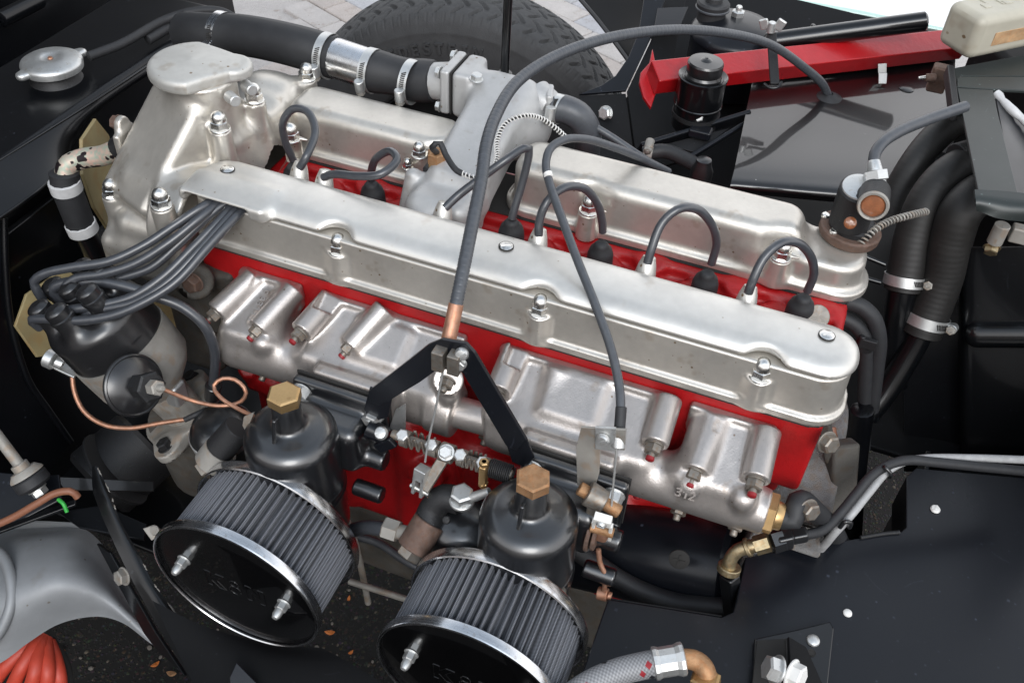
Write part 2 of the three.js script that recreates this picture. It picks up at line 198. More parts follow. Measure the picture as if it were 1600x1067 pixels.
function poly(P, th, bev = 0.001) { // plate from coplanar-ish world points, extruded along -normal
  const o = P[0]; let n = [0, 0, 0]; for (let i = 1; i < P.length - 1; i++) n = add(n, cross(subv(P[i], o), subv(P[i + 1], o))); n = unit(n); const cam = [0.25, 1.44, 0.78]; if (n[0] * (cam[0] - o[0]) + n[1] * (cam[1] - o[1]) + n[2] * (cam[2] - o[2]) < 0) n = n.map(v => -v);
  const x = unit(subv(P[1], o)), xx = unit(subv(x, n.map(v => v * (x[0] * n[0] + x[1] * n[1] + x[2] * n[2])))), y = cross(n, xx);
  const s = new THREE.Shape(P.map(p => { const d = subv(p, o); return new THREE.Vector2(d[0] * xx[0] + d[1] * xx[1] + d[2] * xx[2], d[0] * y[0] + d[1] * y[1] + d[2] * y[2]); }));
  const g = new THREE.ExtrudeGeometry(s, { depth: Math.max(th - 2 * bev, 1e-4), bevelEnabled: bev > 0, bevelSize: bev * 0.9, bevelThickness: bev, bevelOffset: -bev * 0.9, bevelSegments: 2, curveSegments: 10 }); g.translate(0, 0, -th + bev); return basis(g, o, xx, y, n); }
const rbox = (w, h, d, r = 0.002) => new RoundedBoxGeometry(w, h, d, 3, r);
function beam(a, b, w, h, r = 0.002, upv = [0, 1, 0]) { const d = subv(b, a), L = len(d), z = unit(d), x = unit(cross(upv, z)), y = cross(z, x); return basis(rbox(w, h, L, r), mix(a, b, 0.5), x, y, z); }
// signed distance helpers + surface nets
const smin = (a, b, k) => { const h = Math.max(k - Math.abs(a - b), 0) / k; return Math.min(a, b) - h * h * k * 0.25; };
const smax = (a, b, k) => -smin(-a, -b, k);
function sBox(x, y, z, c, h, r) { const a = Math.abs(x - c[0]) - h[0] + r, b = Math.abs(y - c[1]) - h[1] + r, d = Math.abs(z - c[2]) - h[2] + r; return Math.hypot(Math.max(a, 0), Math.max(b, 0), Math.max(d, 0)) + Math.min(Math.max(a, b, d), 0) - r; }
function sSlab(x, y, z, c, h, rc, re) { const a = Math.abs(x - c[0]) - h[0] + rc, d = Math.abs(z - c[2]) - h[2] + rc; const d2 = Math.hypot(Math.max(a, 0), Math.max(d, 0)) + Math.min(Math.max(a, d), 0) - rc; const p = d2 + re, q = Math.abs(y - c[1]) - h[1] + re; return Math.hypot(Math.max(p, 0), Math.max(q, 0)) + Math.min(Math.max(p, q), 0) - re; }
function sCap(x, y, z, a, b, ra, rb = ra) { const bx = b[0] - a[0], by = b[1] - a[1], bz = b[2] - a[2], px = x - a[0], py = y - a[1], pz = z - a[2]; const t = Math.min(1, Math.max(0, (px * bx + py * by + pz * bz) / (bx * bx + by * by + bz * bz))); return Math.hypot(px - bx * t, py - by * t, pz - bz * t) - ra - (rb - ra) * t; }
function sCyl(x, y, z, a, b, r, re = 0.002) { const bx = b[0] - a[0], by = b[1] - a[1], bz = b[2] - a[2], L = Math.hypot(bx, by, bz), px = x - a[0], py = y - a[1], pz = z - a[2]; const t = (px * bx + py * by + pz * bz) / L, q = Math.sqrt(Math.max(0, px * px + py * py + pz * pz - t * t)); const u = q - r + re, w = Math.abs(t - L / 2) - L / 2 + re; return Math.hypot(Math.max(u, 0), Math.max(w, 0)) + Math.min(Math.max(u, w), 0) - re; }
function sOBox(x, y, z, f, h, r) { const px = x - f.o[0], py = y - f.o[1], pz = z - f.o[2]; return sBox(px * f.x[0] + py * f.x[1] + pz * f.x[2], px * f.y[0] + py * f.y[1] + pz * f.y[2], px * f.z[0] + py * f.z[1] + pz * f.z[2], [0, 0, 0], h, r); }
function frame(o, z, upv = [0, 1, 0]) { z = unit(z); const x = unit(cross(upv, z)); return { o, x, y: cross(z, x), z }; }
function nets(f, lo, hi, h) {
  const nx = Math.ceil((hi[0] - lo[0]) / h) + 1, ny = Math.ceil((hi[1] - lo[1]) / h) + 1, nz = Math.ceil((hi[2] - lo[2]) / h) + 1, F = new Float32Array(nx * ny * nz), id = (i, j, k) => i + nx * (j + ny * k);
  for (let k = 0; k < nz; k++) for (let j = 0; j < ny; j++) for (let i = 0; i < nx; i++) F[id(i, j, k)] = f(lo[0] + i * h, lo[1] + j * h, lo[2] + k * h);
  const vid = new Int32Array(nx * ny * nz).fill(-1), pos = [], nor = [], e = 0.0006;
  const E = [[0, 1], [2, 3], [4, 5], [6, 7], [0, 2], [1, 3], [4, 6], [5, 7], [0, 4], [1, 5], [2, 6], [3, 7]], O = [[0, 0, 0], [1, 0, 0], [0, 1, 0], [1, 1, 0], [0, 0, 1], [1, 0, 1], [0, 1, 1], [1, 1, 1]];
  for (let k = 0; k < nz - 1; k++) for (let j = 0; j < ny - 1; j++) for (let i = 0; i < nx - 1; i++) {
    const v = O.map(o => F[id(i + o[0], j + o[1], k + o[2])]); let neg = 0; for (const q of v) if (q < 0) neg++; if (neg === 0 || neg === 8) continue;
    let x = 0, y = 0, z = 0, n = 0; for (const [a, b] of E) if ((v[a] < 0) !== (v[b] < 0)) { const t = v[a] / (v[a] - v[b]); x += O[a][0] + (O[b][0] - O[a][0]) * t; y += O[a][1] + (O[b][1] - O[a][1]) * t; z += O[a][2] + (O[b][2] - O[a][2]) * t; n++; }
    x = lo[0] + (i + x / n) * h; y = lo[1] + (j + y / n) * h; z = lo[2] + (k + z / n) * h; let g;
    for (let s = 0; s < 2; s++) { const d = f(x, y, z); g = [f(x + e, y, z) - f(x - e, y, z), f(x, y + e, z) - f(x, y - e, z), f(x, y, z + e) - f(x, y, z - e)]; const l = Math.hypot(...g) || 1; g = [g[0] / l, g[1] / l, g[2] / l]; const m = Math.max(-h * 0.5, Math.min(h * 0.5, d)); if (s === 0) { x -= g[0] * m; y -= g[1] * m; z -= g[2] * m; } }
    vid[id(i, j, k)] = pos.length / 3; pos.push(x, y, z); nor.push(...g); }
  const idx = [], quad = (a, b, c, d, fl) => { if (a < 0 || b < 0 || c < 0 || d < 0) return; if (fl) idx.push(a, c, b, a, d, c); else idx.push(a, b, c, a, c, d); };
  for (let k = 1; k < nz - 1; k++) for (let j = 1; j < ny - 1; j++) for (let i = 1; i < nx - 1; i++) { const s = F[id(i, j, k)] < 0;
    if (s !== (F[id(i + 1, j, k)] < 0)) quad(vid[id(i, j - 1, k - 1)], vid[id(i, j, k - 1)], vid[id(i, j, k)], vid[id(i, j - 1, k)], !s);
    if (s !== (F[id(i, j + 1, k)] < 0)) quad(vid[id(i - 1, j, k - 1)], vid[id(i - 1, j, k)], vid[id(i, j, k)], vid[id(i, j, k - 1)], !s);
    if (s !== (F[id(i, j, k + 1)] < 0)) quad(vid[id(i - 1, j - 1, k)], vid[id(i, j - 1, k)], vid[id(i, j, k)], vid[id(i - 1, j, k)], !s); }
  const g = new THREE.BufferGeometry(); g.setAttribute('position', new THREE.Float32BufferAttribute(pos, 3)); g.setAttribute('normal', new THREE.Float32BufferAttribute(nor, 3)); g.setIndex(idx); return g; }

// ---------- naming and grouping ----------
const used = {};
function numbered(n) { used[n] = (used[n] || 0) + 1; return used[n] === 1 ? n : n + '_' + String(used[n] - 1).padStart(3, '0'); }
function originOf(p) { const v = [0, 0, 0]; while (p && p !== scene) { v[0] += p.position.x; v[1] += p.position.y; v[2] += p.position.z; p = p.parent; } return v; }
function tag(o, label, category, group) { o.userData.label = label; if (category) o.userData.category = category; if (group) o.userData.group = group; return o; }
function thing(name, label, category, base = [0, 0, 0], group) { const g = new THREE.Group(); g.name = numbered(name); g.position.set(...base); scene.add(g); return tag(g, label, category, group); }
function fin(m, name, parent) { m.name = parent === scene ? numbered(name) : name; m.castShadow = m.receiveShadow = true; parent.add(m); return m; }
function part(name, geo, material, parent, label, keepUV) { // geometry authored in world coordinates
  if (keepUV) geo.userData.uvm = 1; let g = mergeAll(geo); const o = originOf(parent); g.translate(-o[0], -o[1], -o[2]); const m = fin(new THREE.Mesh(g, material), name, parent); if (label) m.userData.label = label; return m; }
function solo(name, geo, material, label, category, group, keepUV) { const m = part(name, geo, material, scene, null, keepUV); return tag(m, label, category, group); }
function struct(name, geo, material, keepUV) { const m = part(name, geo, material, scene, null, keepUV); m.userData.kind = 'structure'; return m; }
const shared = {};
function fix(name, key, make, material, parent, pos, dir = [0, 1, 0], spin = 0, s = 1) { // shared geometry placed as a part
  const g = shared[key] || (shared[key] = mergeAll(make())); const m = new THREE.Mesh(g, material), o = originOf(parent); m.position.set(pos[0] - o[0], pos[1] - o[1], pos[2] - o[2]); m.quaternion.copy(qTo(dir)); if (spin) m.quaternion.multiply(new THREE.Quaternion().setFromAxisAngle(UP, spin)); m.scale.setScalar(s); return fin(m, name, parent); }
const font = await new FontLoader().loadAsync('fonts/droid/droid_sans_bold.typeface.json');
function text(s, size, depth, o, x, y, z) { const g = new TextGeometry(s, { font, size, depth, curveSegments: 4, bevelEnabled: false }); g.computeBoundingBox(); const b = g.boundingBox; g.translate(-(b.max.x + b.min.x) / 2, -(b.max.y + b.min.y) / 2, 0); return basis(g, o, x, y, z); }

// ---------- ground ----------
{ const g = new THREE.PlaneGeometry(60, 60, 1, 1); g.rotateX(-PI / 2); g.translate(0, -0.065, 0); struct('ground', g, M.tarmac); }
{ // bright paving beyond the car, laid block by block near the wheel
  const pav = struct('pavement', place(new THREE.BoxGeometry(12, 0.02, 9), [-2, -0.061, -5.85]), M.pave);
  const r = rng(3), ang = 0.42, gs = [0, 1, 2].map(k => boxUV(nonIdx(rbox(0.196, 0.03, 0.096, 0.006).translate(k * 0.4, 0, k * 0.3))).translate(-k * 0.4, 0, -k * 0.3)), ms = [M.pave, M.pave2, M.pave3];
  let n = 0;
  for (let a = -14; a < 14; a++) for (let b = -22; b < 20; b++) { const u = (a + (((b % 2) + 2) % 2) * 0.5) * 0.2, v = b * 0.1, x = -1.15 + u * Math.cos(ang) - v * Math.sin(ang), z = -2.3 + u * Math.sin(ang) + v * Math.cos(ang); if (x < -2.6 || x > 0.15 || z > -1.42 || z < -3.4 || n > 285) continue;
    const sx = 0.55 * (z + 1.4); if (x < -0.95 + sx * 0.62 - 0.35 || x > 0.02 - sx * 0.05) continue; n++;
    const m = new THREE.Mesh(gs[(r() * 3) | 0], ms[(r() * 3) | 0]); m.position.set(x, -0.051 + 0.12 - 0.12 + (r() - 0.5) * 0.003, z); m.rotation.y = -ang; fin(m, 'paving_block', pav); }
}
{ // leaf litter and loose stones under the engine bay
  const r = rng(12), lg = (() => { const s = new THREE.Shape(); s.moveTo(-0.02, 0); s.bezierCurveTo(-0.01, 0.016, 0.012, 0.014, 0.022, 0.002); s.bezierCurveTo(0.01, -0.014, -0.008, -0.012, -0.02, 0); const g = new THREE.ExtrudeGeometry(s, { depth: 0.001, bevelEnabled: false, curveSegments: 6 }); const p = g.attributes.position; for (let i = 0; i < p.count; i++) p.setZ(i, p.getZ(i) + 12 * p.getX(i) * p.getX(i) + 14 * p.getY(i) * p.getY(i)); g.computeVertexNormals(); return boxUV(nonIdx(g.rotateX(-PI / 2))); })();
  const spots = [[[-0.2781,-0.06,0.0282], 'orange dead leaf on the dark tarmac between the two air filters'], [[-0.2767,-0.06,0.0965], 'orange leaf on the tarmac just right of the left air filter rim'], [[-0.2272,-0.06,0.1163], 'orange leaf nearest the bottom edge between the air filters'], [[-0.5102,-0.06,0.2567], 'orange leaf on the tarmac beside the black curved panel'], [[-0.6658,-0.06,0.2948], 'small orange leaf on the tarmac close to the red coil'], [[-0.4765,-0.06,0.2607], 'brown leaf at the bottom edge beside the black curved panel']];
  spots.forEach(([p, l], i) => { const m = new THREE.Mesh(lg, i === 5 ? M.bronze : M.leaf); m.position.set(p[0], -0.058, p[2]); m.rotation.y = r() * 6; const s = 0.55 + r() * 0.5; m.scale.set(s * 0.42, 1, s * 0.42); fin(m, 'dead_leaf', scene); m.name = numbered('dead_leaf'); tag(m, l, 'leaf', 'orange leaves on the tarmac'); });
  const ps = []; for (let i = 0; i < 300; i++) { const z = -0.2 + r() * 1.0, x = -0.75 + r() * 0.9, s = 0.002 + 0.005 * r() * r(); ps.push(new THREE.IcosahedronGeometry(s, 0).scale(1, 0.6, 0.8).rotateY(r() * 6).translate(x, -0.063 + s * 0.4, z)); }
  const st = solo('loose_stones', ps, M.pebble, 'scatter of tiny pale stones and grit lying on the dark tarmac', 'gravel'); st.userData.kind = 'stuff';
}

// ---------- engine ----------
const eng = thing('engine', 'red straight-six engine block with silver cam covers filling the middle of the bay', 'engine', [0, 0.4, 0]);
{ // red head and block
  const plugX = [-0.262, -0.172, 0.0, 0.078, 0.175, 0.262];
  const f = (x, y, z) => { let d = sBox(x, y, z, [-0.004, 0.738, 0], [0.336, 0.05, 0.131], 0.006);
    d = smin(d, sBox(x, y, z, [-0.01, 0.67, 0.0], [0.325, 0.06, 0.118], 0.01), 0.01);
    d = smax(d, -sBox(x, y, z, [0, 0.80, 0.016], [0.322, 0.027, 0.052], 0.006), 0.006);
    for (const px of plugX) { d = smin(d, sCyl(x, y, z, [px, 0.75, -0.012], [px, 0.782, -0.012], 0.021, 0.004), 0.01); d = smin(d, sCyl(x, y, z, [px + 0.045, 0.75, -0.036], [px + 0.045, 0.787, -0.036], 0.016, 0.004), 0.012); }
    return d; };
  part('cylinder_head', nets(f, [-0.36, 0.60, -0.15], [0.345, 0.81, 0.15], 0.004), M.red, eng);
  const g = (x, y, z) => { let d = sBox(x, y, z, [-0.02, 0.48, 0], [0.31, 0.14, 0.10], 0.012); for (let i = 0; i < 7; i++) d = smin(d, sCyl(x, y, z, [-0.29 + i * 0.09, 0.36, 0.1], [-0.29 + i * 0.09, 0.62, 0.104], 0.014, 0.004), 0.02);
    d = smin(d, sBox(x, y, z, [-0.02, 0.565, 0.11], [0.3, 0.012, 0.016], 0.005), 0.016); for (const px of [-0.2, -0.08, 0.06, 0.19]) d = smin(d, sCyl(x, y, z, [px, 0.49, 0.09], [px, 0.49, 0.118], 0.024, 0.004), 0.01); d = smin(d, sCyl(x, y, z, [-0.3312,0.5623,0.1], [-0.31,0.5943,0.125], 0.013, 0.003), 0.01); return d; };
  part('engine_block', nets(g, [-0.36, 0.33, -0.13], [0.32, 0.64, 0.15], 0.006), M.red, eng);
  part('sump', place(rbox(0.56, 0.18, 0.17, 0.03), [-0.02, 0.25, 0]), M.grimy, eng);
}
const NUTF = [[-0.1639,0.826,0.1312], [0.0524,0.826,0.1345], [0.2637,0.826,0.1334]];
{ // front cam cover with lift-off lead cover
  const nz = 0.1345;
  const low = (x, y, z) => { const q = 1 - (y - 0.79) * 0.12; let d = sSlab(x, y, z, [0.0, 0.818, 0.1005], [0.341 * q, 0.0265, 0.0345 * q], 0.03, 0.0025);
    d = smin(d, sSlab(x, y, z, [0.0, 0.7945, 0.1005], [0.3455, 0.0042, 0.0395], 0.034, 0.002), 0.006);
    for (const n of NUTF) d = smin(d, sCyl(x, y, z, [n[0], 0.792, n[2] - 0.002], [n[0], 0.826, n[2] - 0.002], 0.0115, 0.0015), 0.008);
    return d; };
  const c = part('cam_cover', nets(low, [-0.36, 0.785, 0.05], [0.36, 0.85, 0.155], 0.0025), M.alu, eng);
  part('gasket', nets((x, y, z) => sSlab(x, y, z, [0.0, 0.7885, 0.1005], [0.344, 0.0016, 0.0385], 0.034, 0.0006), [-0.36, 0.784, 0.05], [0.36, 0.793, 0.15], 0.003), M.gasket, c);
  const lid = (x, y, z) => { let d = sSlab(x, y, z, [0.0, 0.840, 0.0995], [0.3425, 0.0225, 0.0352], 0.033, 0.0190);
    d = smax(d, 0.8458 - y, 0.002);
    d = smax(d, Math.hypot(y - 0.786, (z - 0.097) * 0.95) - 0.0765, 0.01);
    for (const n of NUTF) { d = smax(d, -sCap(x, y, z, [n[0], 0.82, n[2] + 0.006], [n[0], 0.85, n[2] + 0.006], 0.0150, 0.0142), 0.010); }
    // mouth where the plug leads go in
    d = smin(d, sBox(x, y, z, [-0.292, 0.850, 0.122], [0.05, 0.0075, 0.019], 0.005), 0.012);
    d = smax(d, -sBox(x, y, z, [-0.297, 0.843, 0.135], [0.038, 0.0105, 0.05], 0.004), 0.003);
    return d; };
  const l = part('lead_cover', nets(lid, [-0.36, 0.835, 0.05], [0.36, 0.875, 0.15], 0.0022), M.aluLid, eng);
  for (const p of [[-0.3099,0.8615,0.0953], [0.0014,0.8615,0.0937], [0.309,0.8615,0.0928]]) { const s = fix('screw', 'coverscrew', () => slotScrew(0.0068, 0.0022), M.chrome, l, [p[0], 0.8610, p[2]], [0, 1, 0], 0.5 + p[0]); fix('washer', 'wsh', () => lathe(discPr(0.0076, 0.0012, 0.0003), 28), M.gasket, l, [p[0], 0.8604, p[2]]); }
  for (const n of NUTF) { fix('dome_nut', 'dome', () => domeNut(1), M.chrome, c, [n[0], 0.8262, n[2] - 0.002], [0, 1, 0], n[0] * 9, 1.3); part('dimple_lug', cyl([n[0] + 0.0085, 0.8275, n[2] - 0.006], [n[0] + 0.0175, 0.8275, n[2] - 0.006], 0.0026, 0.001), M.alu, c); }
  // little cast spigots where the leads leave towards the plugs
  for (const p of [[-0.2544,0.848,0.0468], [-0.2229,0.848,0.0492], [-0.0853,0.848,0.0482], [0.0197,0.848,0.0494], [0.1321,0.848,0.0469], [0.2325,0.848,0.0495]]) part('lead_spigot', place(lathe([[0, -0.012], [0.011, -0.012], [0.0088, 0], [0.0062, 0.008], [0.0052, 0.0085], [0, 0.0085]], 24), p, [0, 0.9, -0.35]), M.aluLid, l);
}
{ // rear cam cover in two lengths either side of the thermostat arm
  const NR = [[-0.3122,0.826,-0.0289], [-0.155,0.85,-0.0298], [0.0451,0.826,-0.0418], [0.2513,0.826,-0.0495]];
  const cz = -0.0835;
  const fA = (x, y, z) => { let d = sSlab(x, y, z, [-0.232, 0.822, cz - 0.001], [0.104, 0.0315, 0.0325], 0.022, 0.014);
    d = smin(d, sSlab(x, y, z, [-0.232, 0.795, cz], [0.113, 0.0045, 0.0375], 0.03, 0.002), 0.012);
    d = smax(d, -sCap(x, y, z, [NR[0][0] - 0.004, 0.83, NR[0][2] + 0.006], [NR[0][0] - 0.004, 0.87, NR[0][2] + 0.006], 0.017, 0.02), 0.014);
    d = smax(d, -sCap(x, y, z, [-0.13, 0.81, -0.046], [-0.13, 0.87, -0.042], 0.016, 0.018), 0.014);
    d = smin(d, sCyl(x, y, z, [NR[0][0], 0.792, NR[0][2]], [NR[0][0], 0.826, NR[0][2]], 0.0115, 0.0015), 0.008); return d; };
  const a = part('cam_cover', nets(fA, [-0.355, 0.786, -0.135], [-0.105, 0.862, -0.03], 0.0026), M.alu, eng);
  const fB = (x, y, z) => { let d = sSlab(x, y, z, [0.107, 0.822, cz - 0.001], [0.158, 0.0325, 0.0325], 0.022, 0.014);
    d = smin(d, sSlab(x, y, z, [0.27, 0.811, cz - 0.002], [0.066, 0.0195, 0.034], 0.03, 0.009), 0.02);
    d = smin(d, sSlab(x, y, z, [0.142, 0.795, cz], [0.203, 0.0045, 0.0375], 0.034, 0.002), 0.012);
    for (const n of NR.slice(2)) { d = smax(d, -sCap(x, y, z, [n[0], 0.822, n[2] + 0.006], [n[0], 0.88, n[2] + 0.004], 0.016, 0.022), 0.014); d = smin(d, sCyl(x, y, z, [n[0], 0.792, n[2]], [n[0], 0.826, n[2]], 0.0115, 0.0015), 0.008); } return d; };
  const b = part('cam_cover', nets(fB, [-0.07, 0.786, -0.135], [0.355, 0.862, -0.03], 0.0026), M.alu, eng);
  part('gasket', nets((x, y, z) => sSlab(x, y, z, [-0.0, 0.7885, cz], [0.3435, 0.002, 0.0385], 0.034, 0.0006), [-0.36, 0.783, -0.135], [0.36, 0.794, -0.03], 0.003), M.gasket, b);
  for (const [n, o] of [[NR[0], a], [NR[2], b], [NR[3], b]]) { fix('dome_nut', 'dome', null, M.chrome, o, [n[0], 0.8262, n[2]], [0, 1, 0], n[0] * 7, 1.3); part('dimple_lug', cyl([n[0] + 0.0085, 0.8275, n[2] - 0.004], [n[0] + 0.0185, 0.8275, n[2] - 0.005], 0.0026, 0.001), M.alu, o); }
}
{ // timing housing at the front of the engine
  const nuts = [[-0.4544,0.8,0.1169], [-0.3478,0.846,0.1599], [-0.339,0.882,0.0595], [-0.3399,0.88,-0.0084], [-0.3431,0.85,-0.122]];
  const lidc = [-0.3855, 0.0255], lidp = [-0.349, 0.008], HF = frame([-0.405, 0.832, 0.066], [-0.030, -0.085, 0.075]);
  const f = (x, y, z) => { let d = sBox(x, y, z, [-0.40, 0.748, 0.01], [0.047, 0.046, 0.133], 0.02);
    d = smin(d, sOBox(x, y, z, HF, [0.043, 0.036, 0.066], 0.010), 0.012);
    d = smin(d, sBox(x, y, z, [-0.392, 0.80, 0.06], [0.05, 0.035, 0.055], 0.014), 0.014);
    d = smin(d, sCap(x, y, z, [-0.375, 0.80, 0.0], [-0.375, 0.815, -0.08], 0.052, 0.05), 0.018);
    d = smin(d, sCyl(x, y, z, [-0.385, 0.790, 0.101], [-0.344, 0.790, 0.101], 0.054, 0.005), 0.008);
    d = smin(d, sCyl(x, y, z, [-0.40, 0.795, -0.0835], [-0.344, 0.795, -0.0835], 0.064, 0.01), 0.014);
    d = smin(d, sCyl(x, y, z, [-0.3775, 0.85, 0.026], [-0.3775, 0.92, 0.026], 0.036, 0.004), 0.012);
    d = smin(d, sBox(x, y, z, [-0.352, 0.80, -0.01], [0.016, 0.055, 0.05], 0.01), 0.016);
    for (const n of nuts) d = smin(d, sCyl(x, y, z, [n[0], n[1] - 0.07, n[2] - 0.002], [n[0], n[1], n[2]], 0.0118, 0.002), 0.012);
    d = smin(d, sBox(x, y, z, [-0.43, 0.74, 0.115], [0.036, 0.024, 0.034], 0.014), 0.014);
    d = smax(d, -sCyl(x, y, z, [-0.352, 0.79, 0.1005], [-0.33, 0.79, 0.1005], 0.046, 0.002), 0.004);
    return d; };
  const h = part('timing_housing', nets(f, [-0.49, 0.69, -0.17], [-0.325, 0.935, 0.175], 0.0036), M.alu, eng);
  const L = (x, y, z) => { const bx = lidp[0] - lidc[0], bz = lidp[1] - lidc[1]; const t = cl01(((x - lidc[0]) * bx + (z - lidc[1]) * bz) / (bx * bx + bz * bz)); const d2 = Math.hypot(x - lidc[0] - bx * t, z - lidc[1] - bz * t) - 0.0475 + 0.026 * t; const p = d2 + 0.006, q = Math.abs(y - 0.925) - 0.0075 + 0.006 - 0.004 * (1 - Math.min(1, Math.hypot(x - lidc[0], z - lidc[1]) / 0.05)); return Math.hypot(Math.max(p, 0), Math.max(q, 0)) + Math.min(Math.max(p, q), 0) - 0.006; };
  part('filler_lid', nets(L, [-0.445, 0.91, -0.035], [-0.30, 0.945, 0.09], 0.0025), M.castlid, h);
  for (const n of nuts) fix('dome_nut', 'dome', null, M.chrome, h, n, [0.05, 1, 0], n[2] * 9, 1.3);
  for (const p of [[-0.3391,0.908,0.0352], [-0.336,0.908,0.0082]]) part('lid_screw', cyl(p, add(p, [0.014, 0.001, 0.008]), 0.0065, 0.006), M.zinc, h);
  const fl = [-0.462,0.8381,0.0698];
  const F = frame(fl, [-1, 0, 0.15]);
  const pf = part('pipe_flange', nets((x, y, z) => smin(smin(sOBox(x, y, z, F, [0.017, 0.017, 0.004], 0.003), sCyl(x, y, z, add(fl, [0.003, 0.022, -0.002]), add(fl, [-0.005, 0.022, -0.002]), 0.009, 0.002), 0.01), sCyl(x, y, z, add(fl, [0.003, -0.022, 0]), add(fl, [-0.005, -0.022, 0]), 0.008, 0.002), 0.01), add(fl, [-0.04, -0.04, -0.04]), add(fl, [0.04, 0.04, 0.04]), 0.0022), M.alu, h);
  fix('flange_bolt', 'hb', () => hexBolt(1), M.rusty, h, add(fl, [-0.005, 0.022, -0.002]), [-1, 0, 0.15]);
}
{ // red core plug and gearbox bell housing at the back of the engine
  part('core_plug', cyl([0.2983,0.785,-0.0179], [0.3039,0.8,-0.0056], 0.012, 0.012), M.steel, eng);
  const B = part('bell_housing', nets((x, y, z) => { let d = sCyl(x, y, z, [0.312, 0.53, 0.02], [0.372, 0.53, 0.02], 0.145, 0.012); for (let i = 0; i < 6; i++) d = smin(d, sBox(x, y, z, [0.345, 0.655 - i * 0.026, 0.10 + i * 0.012], [0.028, 0.0035, 0.04], 0.002), 0.008); d = smin(d, sCyl(x, y, z, [0.302, 0.53, 0.02], [0.318, 0.53, 0.02], 0.165, 0.004), 0.01); return d; }, [0.28, 0.35, -0.2], [0.40, 0.71, 0.24], 0.005), M.rough, eng);
  part('mount_bracket', [beam([0.3649,0.6945,0.05], [0.3838,0.6215,0.08], 0.03, 0.02, 0.004), beam([0.3326,0.7393,0.06], [0.3605,0.6726,0.06], 0.012, 0.012, 0.003)], M.grimy, eng);
  for (const p of [[0.3405,0.7168,0.17], [0.3372,0.7793,0.14]]) fix('bell_housing_bolt', 'hb', null, M.steel, B, p, [0.6, 0.3, 0.6], 0, 1.2);
}

// ---------- thermostat housing and coolant hoses ----------
{ const t = thing('thermostat_housing', 'matt grey thermostat housing crossing between the two lengths of rear cam cover', 'thermostat housing', [-0.1, 0.79, -0.08]);
  const F = frame([-0.098, 0.846, -0.092], [0, -0.035, 0.13]);
  const f = (x, y, z) => { let d = sOBox(x, y, z, F, [0.034, 0.028, 0.085], 0.013);
    d = smin(d, sCap(x, y, z, [-0.083, 0.842, -0.152], [-0.11, 0.846, -0.162], 0.044, 0.038), 0.025);
    d = smin(d, sBox(x, y, z, [-0.104, 0.806, 0.000], [0.036, 0.032, 0.032], 0.014), 0.014);
    d = smin(d, sCyl(x, y, z, [-0.117, 0.78, 0.018], [-0.117, 0.828, 0.018], 0.023, 0.010), 0.012);
    d = smin(d, sCap(x, y, z, [-0.150, 0.785, 0.006], [-0.148, 0.835, -0.010], 0.011, 0.009), 0.012);
    d = smin(d, sBox(x, y, z, [-0.146, 0.868, -0.162], [0.012, 0.028, 0.028], 0.006), 0.014);
    return d; };
  part('body', nets(f, [-0.18, 0.765, -0.22], [-0.02, 0.91, 0.055], 0.0032), M.grey, t);
  const nk = [-0.168, 0.868, -0.162];
  part('gasket', place(rbox(0.0022, 0.054, 0.054, 0.001), [-0.1595, 0.868, -0.162]), M.gasket, t);
  const ne = part('neck', [place(rbox(0.012, 0.056, 0.056, 0.004), [-0.167, 0.868, -0.162]), cyl([-0.170, 0.868, -0.162], [-0.205, 0.862, -0.161], 0.023, 0.0205)], M.grey, t);
  for (const [y, z] of [[0.022, 0.022], [0.022, -0.022], [-0.022, 0.022]]) fix('flange_bolt', 'hb', null, M.zinc, ne, [-0.1735, 0.868 + y, -0.162 + z], [-1, 0, 0], 0.3, 0.8);
  fix('flange_bolt', 'hb', null, M.zinc, t, [-0.1262,0.896,-0.1329], [0.1, 1, 0], 0.2, 0.9);
  fix('dome_nut', 'dome', null, M.chrome, t, [-0.1584,0.836,-0.0479], [0, 1, 0], 0.4, 1.1);
  fix('dome_nut', 'dome', null, M.chrome, t, [-0.1717,0.818,-0.0447], [0, 1, 0], 0.1, 0.8);
  part('outlet_stub', [cyl([-0.065,0.872,-0.1686], [-0.0422,0.868,-0.1586], 0.020, 0.017), place(rbox(0.008, 0.036, 0.03, 0.003), [-0.0467,0.87,-0.1621], [0, 1, 0], 0.3)], M.grey, t);
}
{ const s = thing('temperature_sender', 'brass temperature sender screwed into a black hex adaptor on the grey thermostat housing', 'temperature sender', [-0.1269,0.828,-0.027]);
  const p = [-0.1259,0.828,-0.0248];
  part('adaptor', [place(hex(0.027, 0.017, 0.0015), p), place(lathe(discPr(0.0152, 0.004, 0.001)), add(p, [0, -0.003, 0]))], M.worn, s);
  part('thread', place(lathe([[0, 0], [0.0085, 0], [0.0095, 0.0015], [0.0085, 0.003], [0.0095, 0.0045], [0.0085, 0.006], [0.0085, 0.009], [0, 0.009]], 24), add(p, [0, 0.016, 0])), M.brass, s);
  part('gland_nut', place(hex(0.0195, 0.012, 0.0012), add(p, [0, 0.0235, 0]), [0, 1, 0], 0.4), M.bronze, s);
  const q = add(p, [0, 0.034, 0]);
  part('capillary_sleeve', tube([q, [-0.1204,0.885,-0.0024], [-0.1154,0.888,-0.0076], [-0.1047,0.878,-0.0017], [-0.0887,0.872,0.0097], [-0.0811,0.87,0.0106]], 0.0033), M.rubber, s);
}
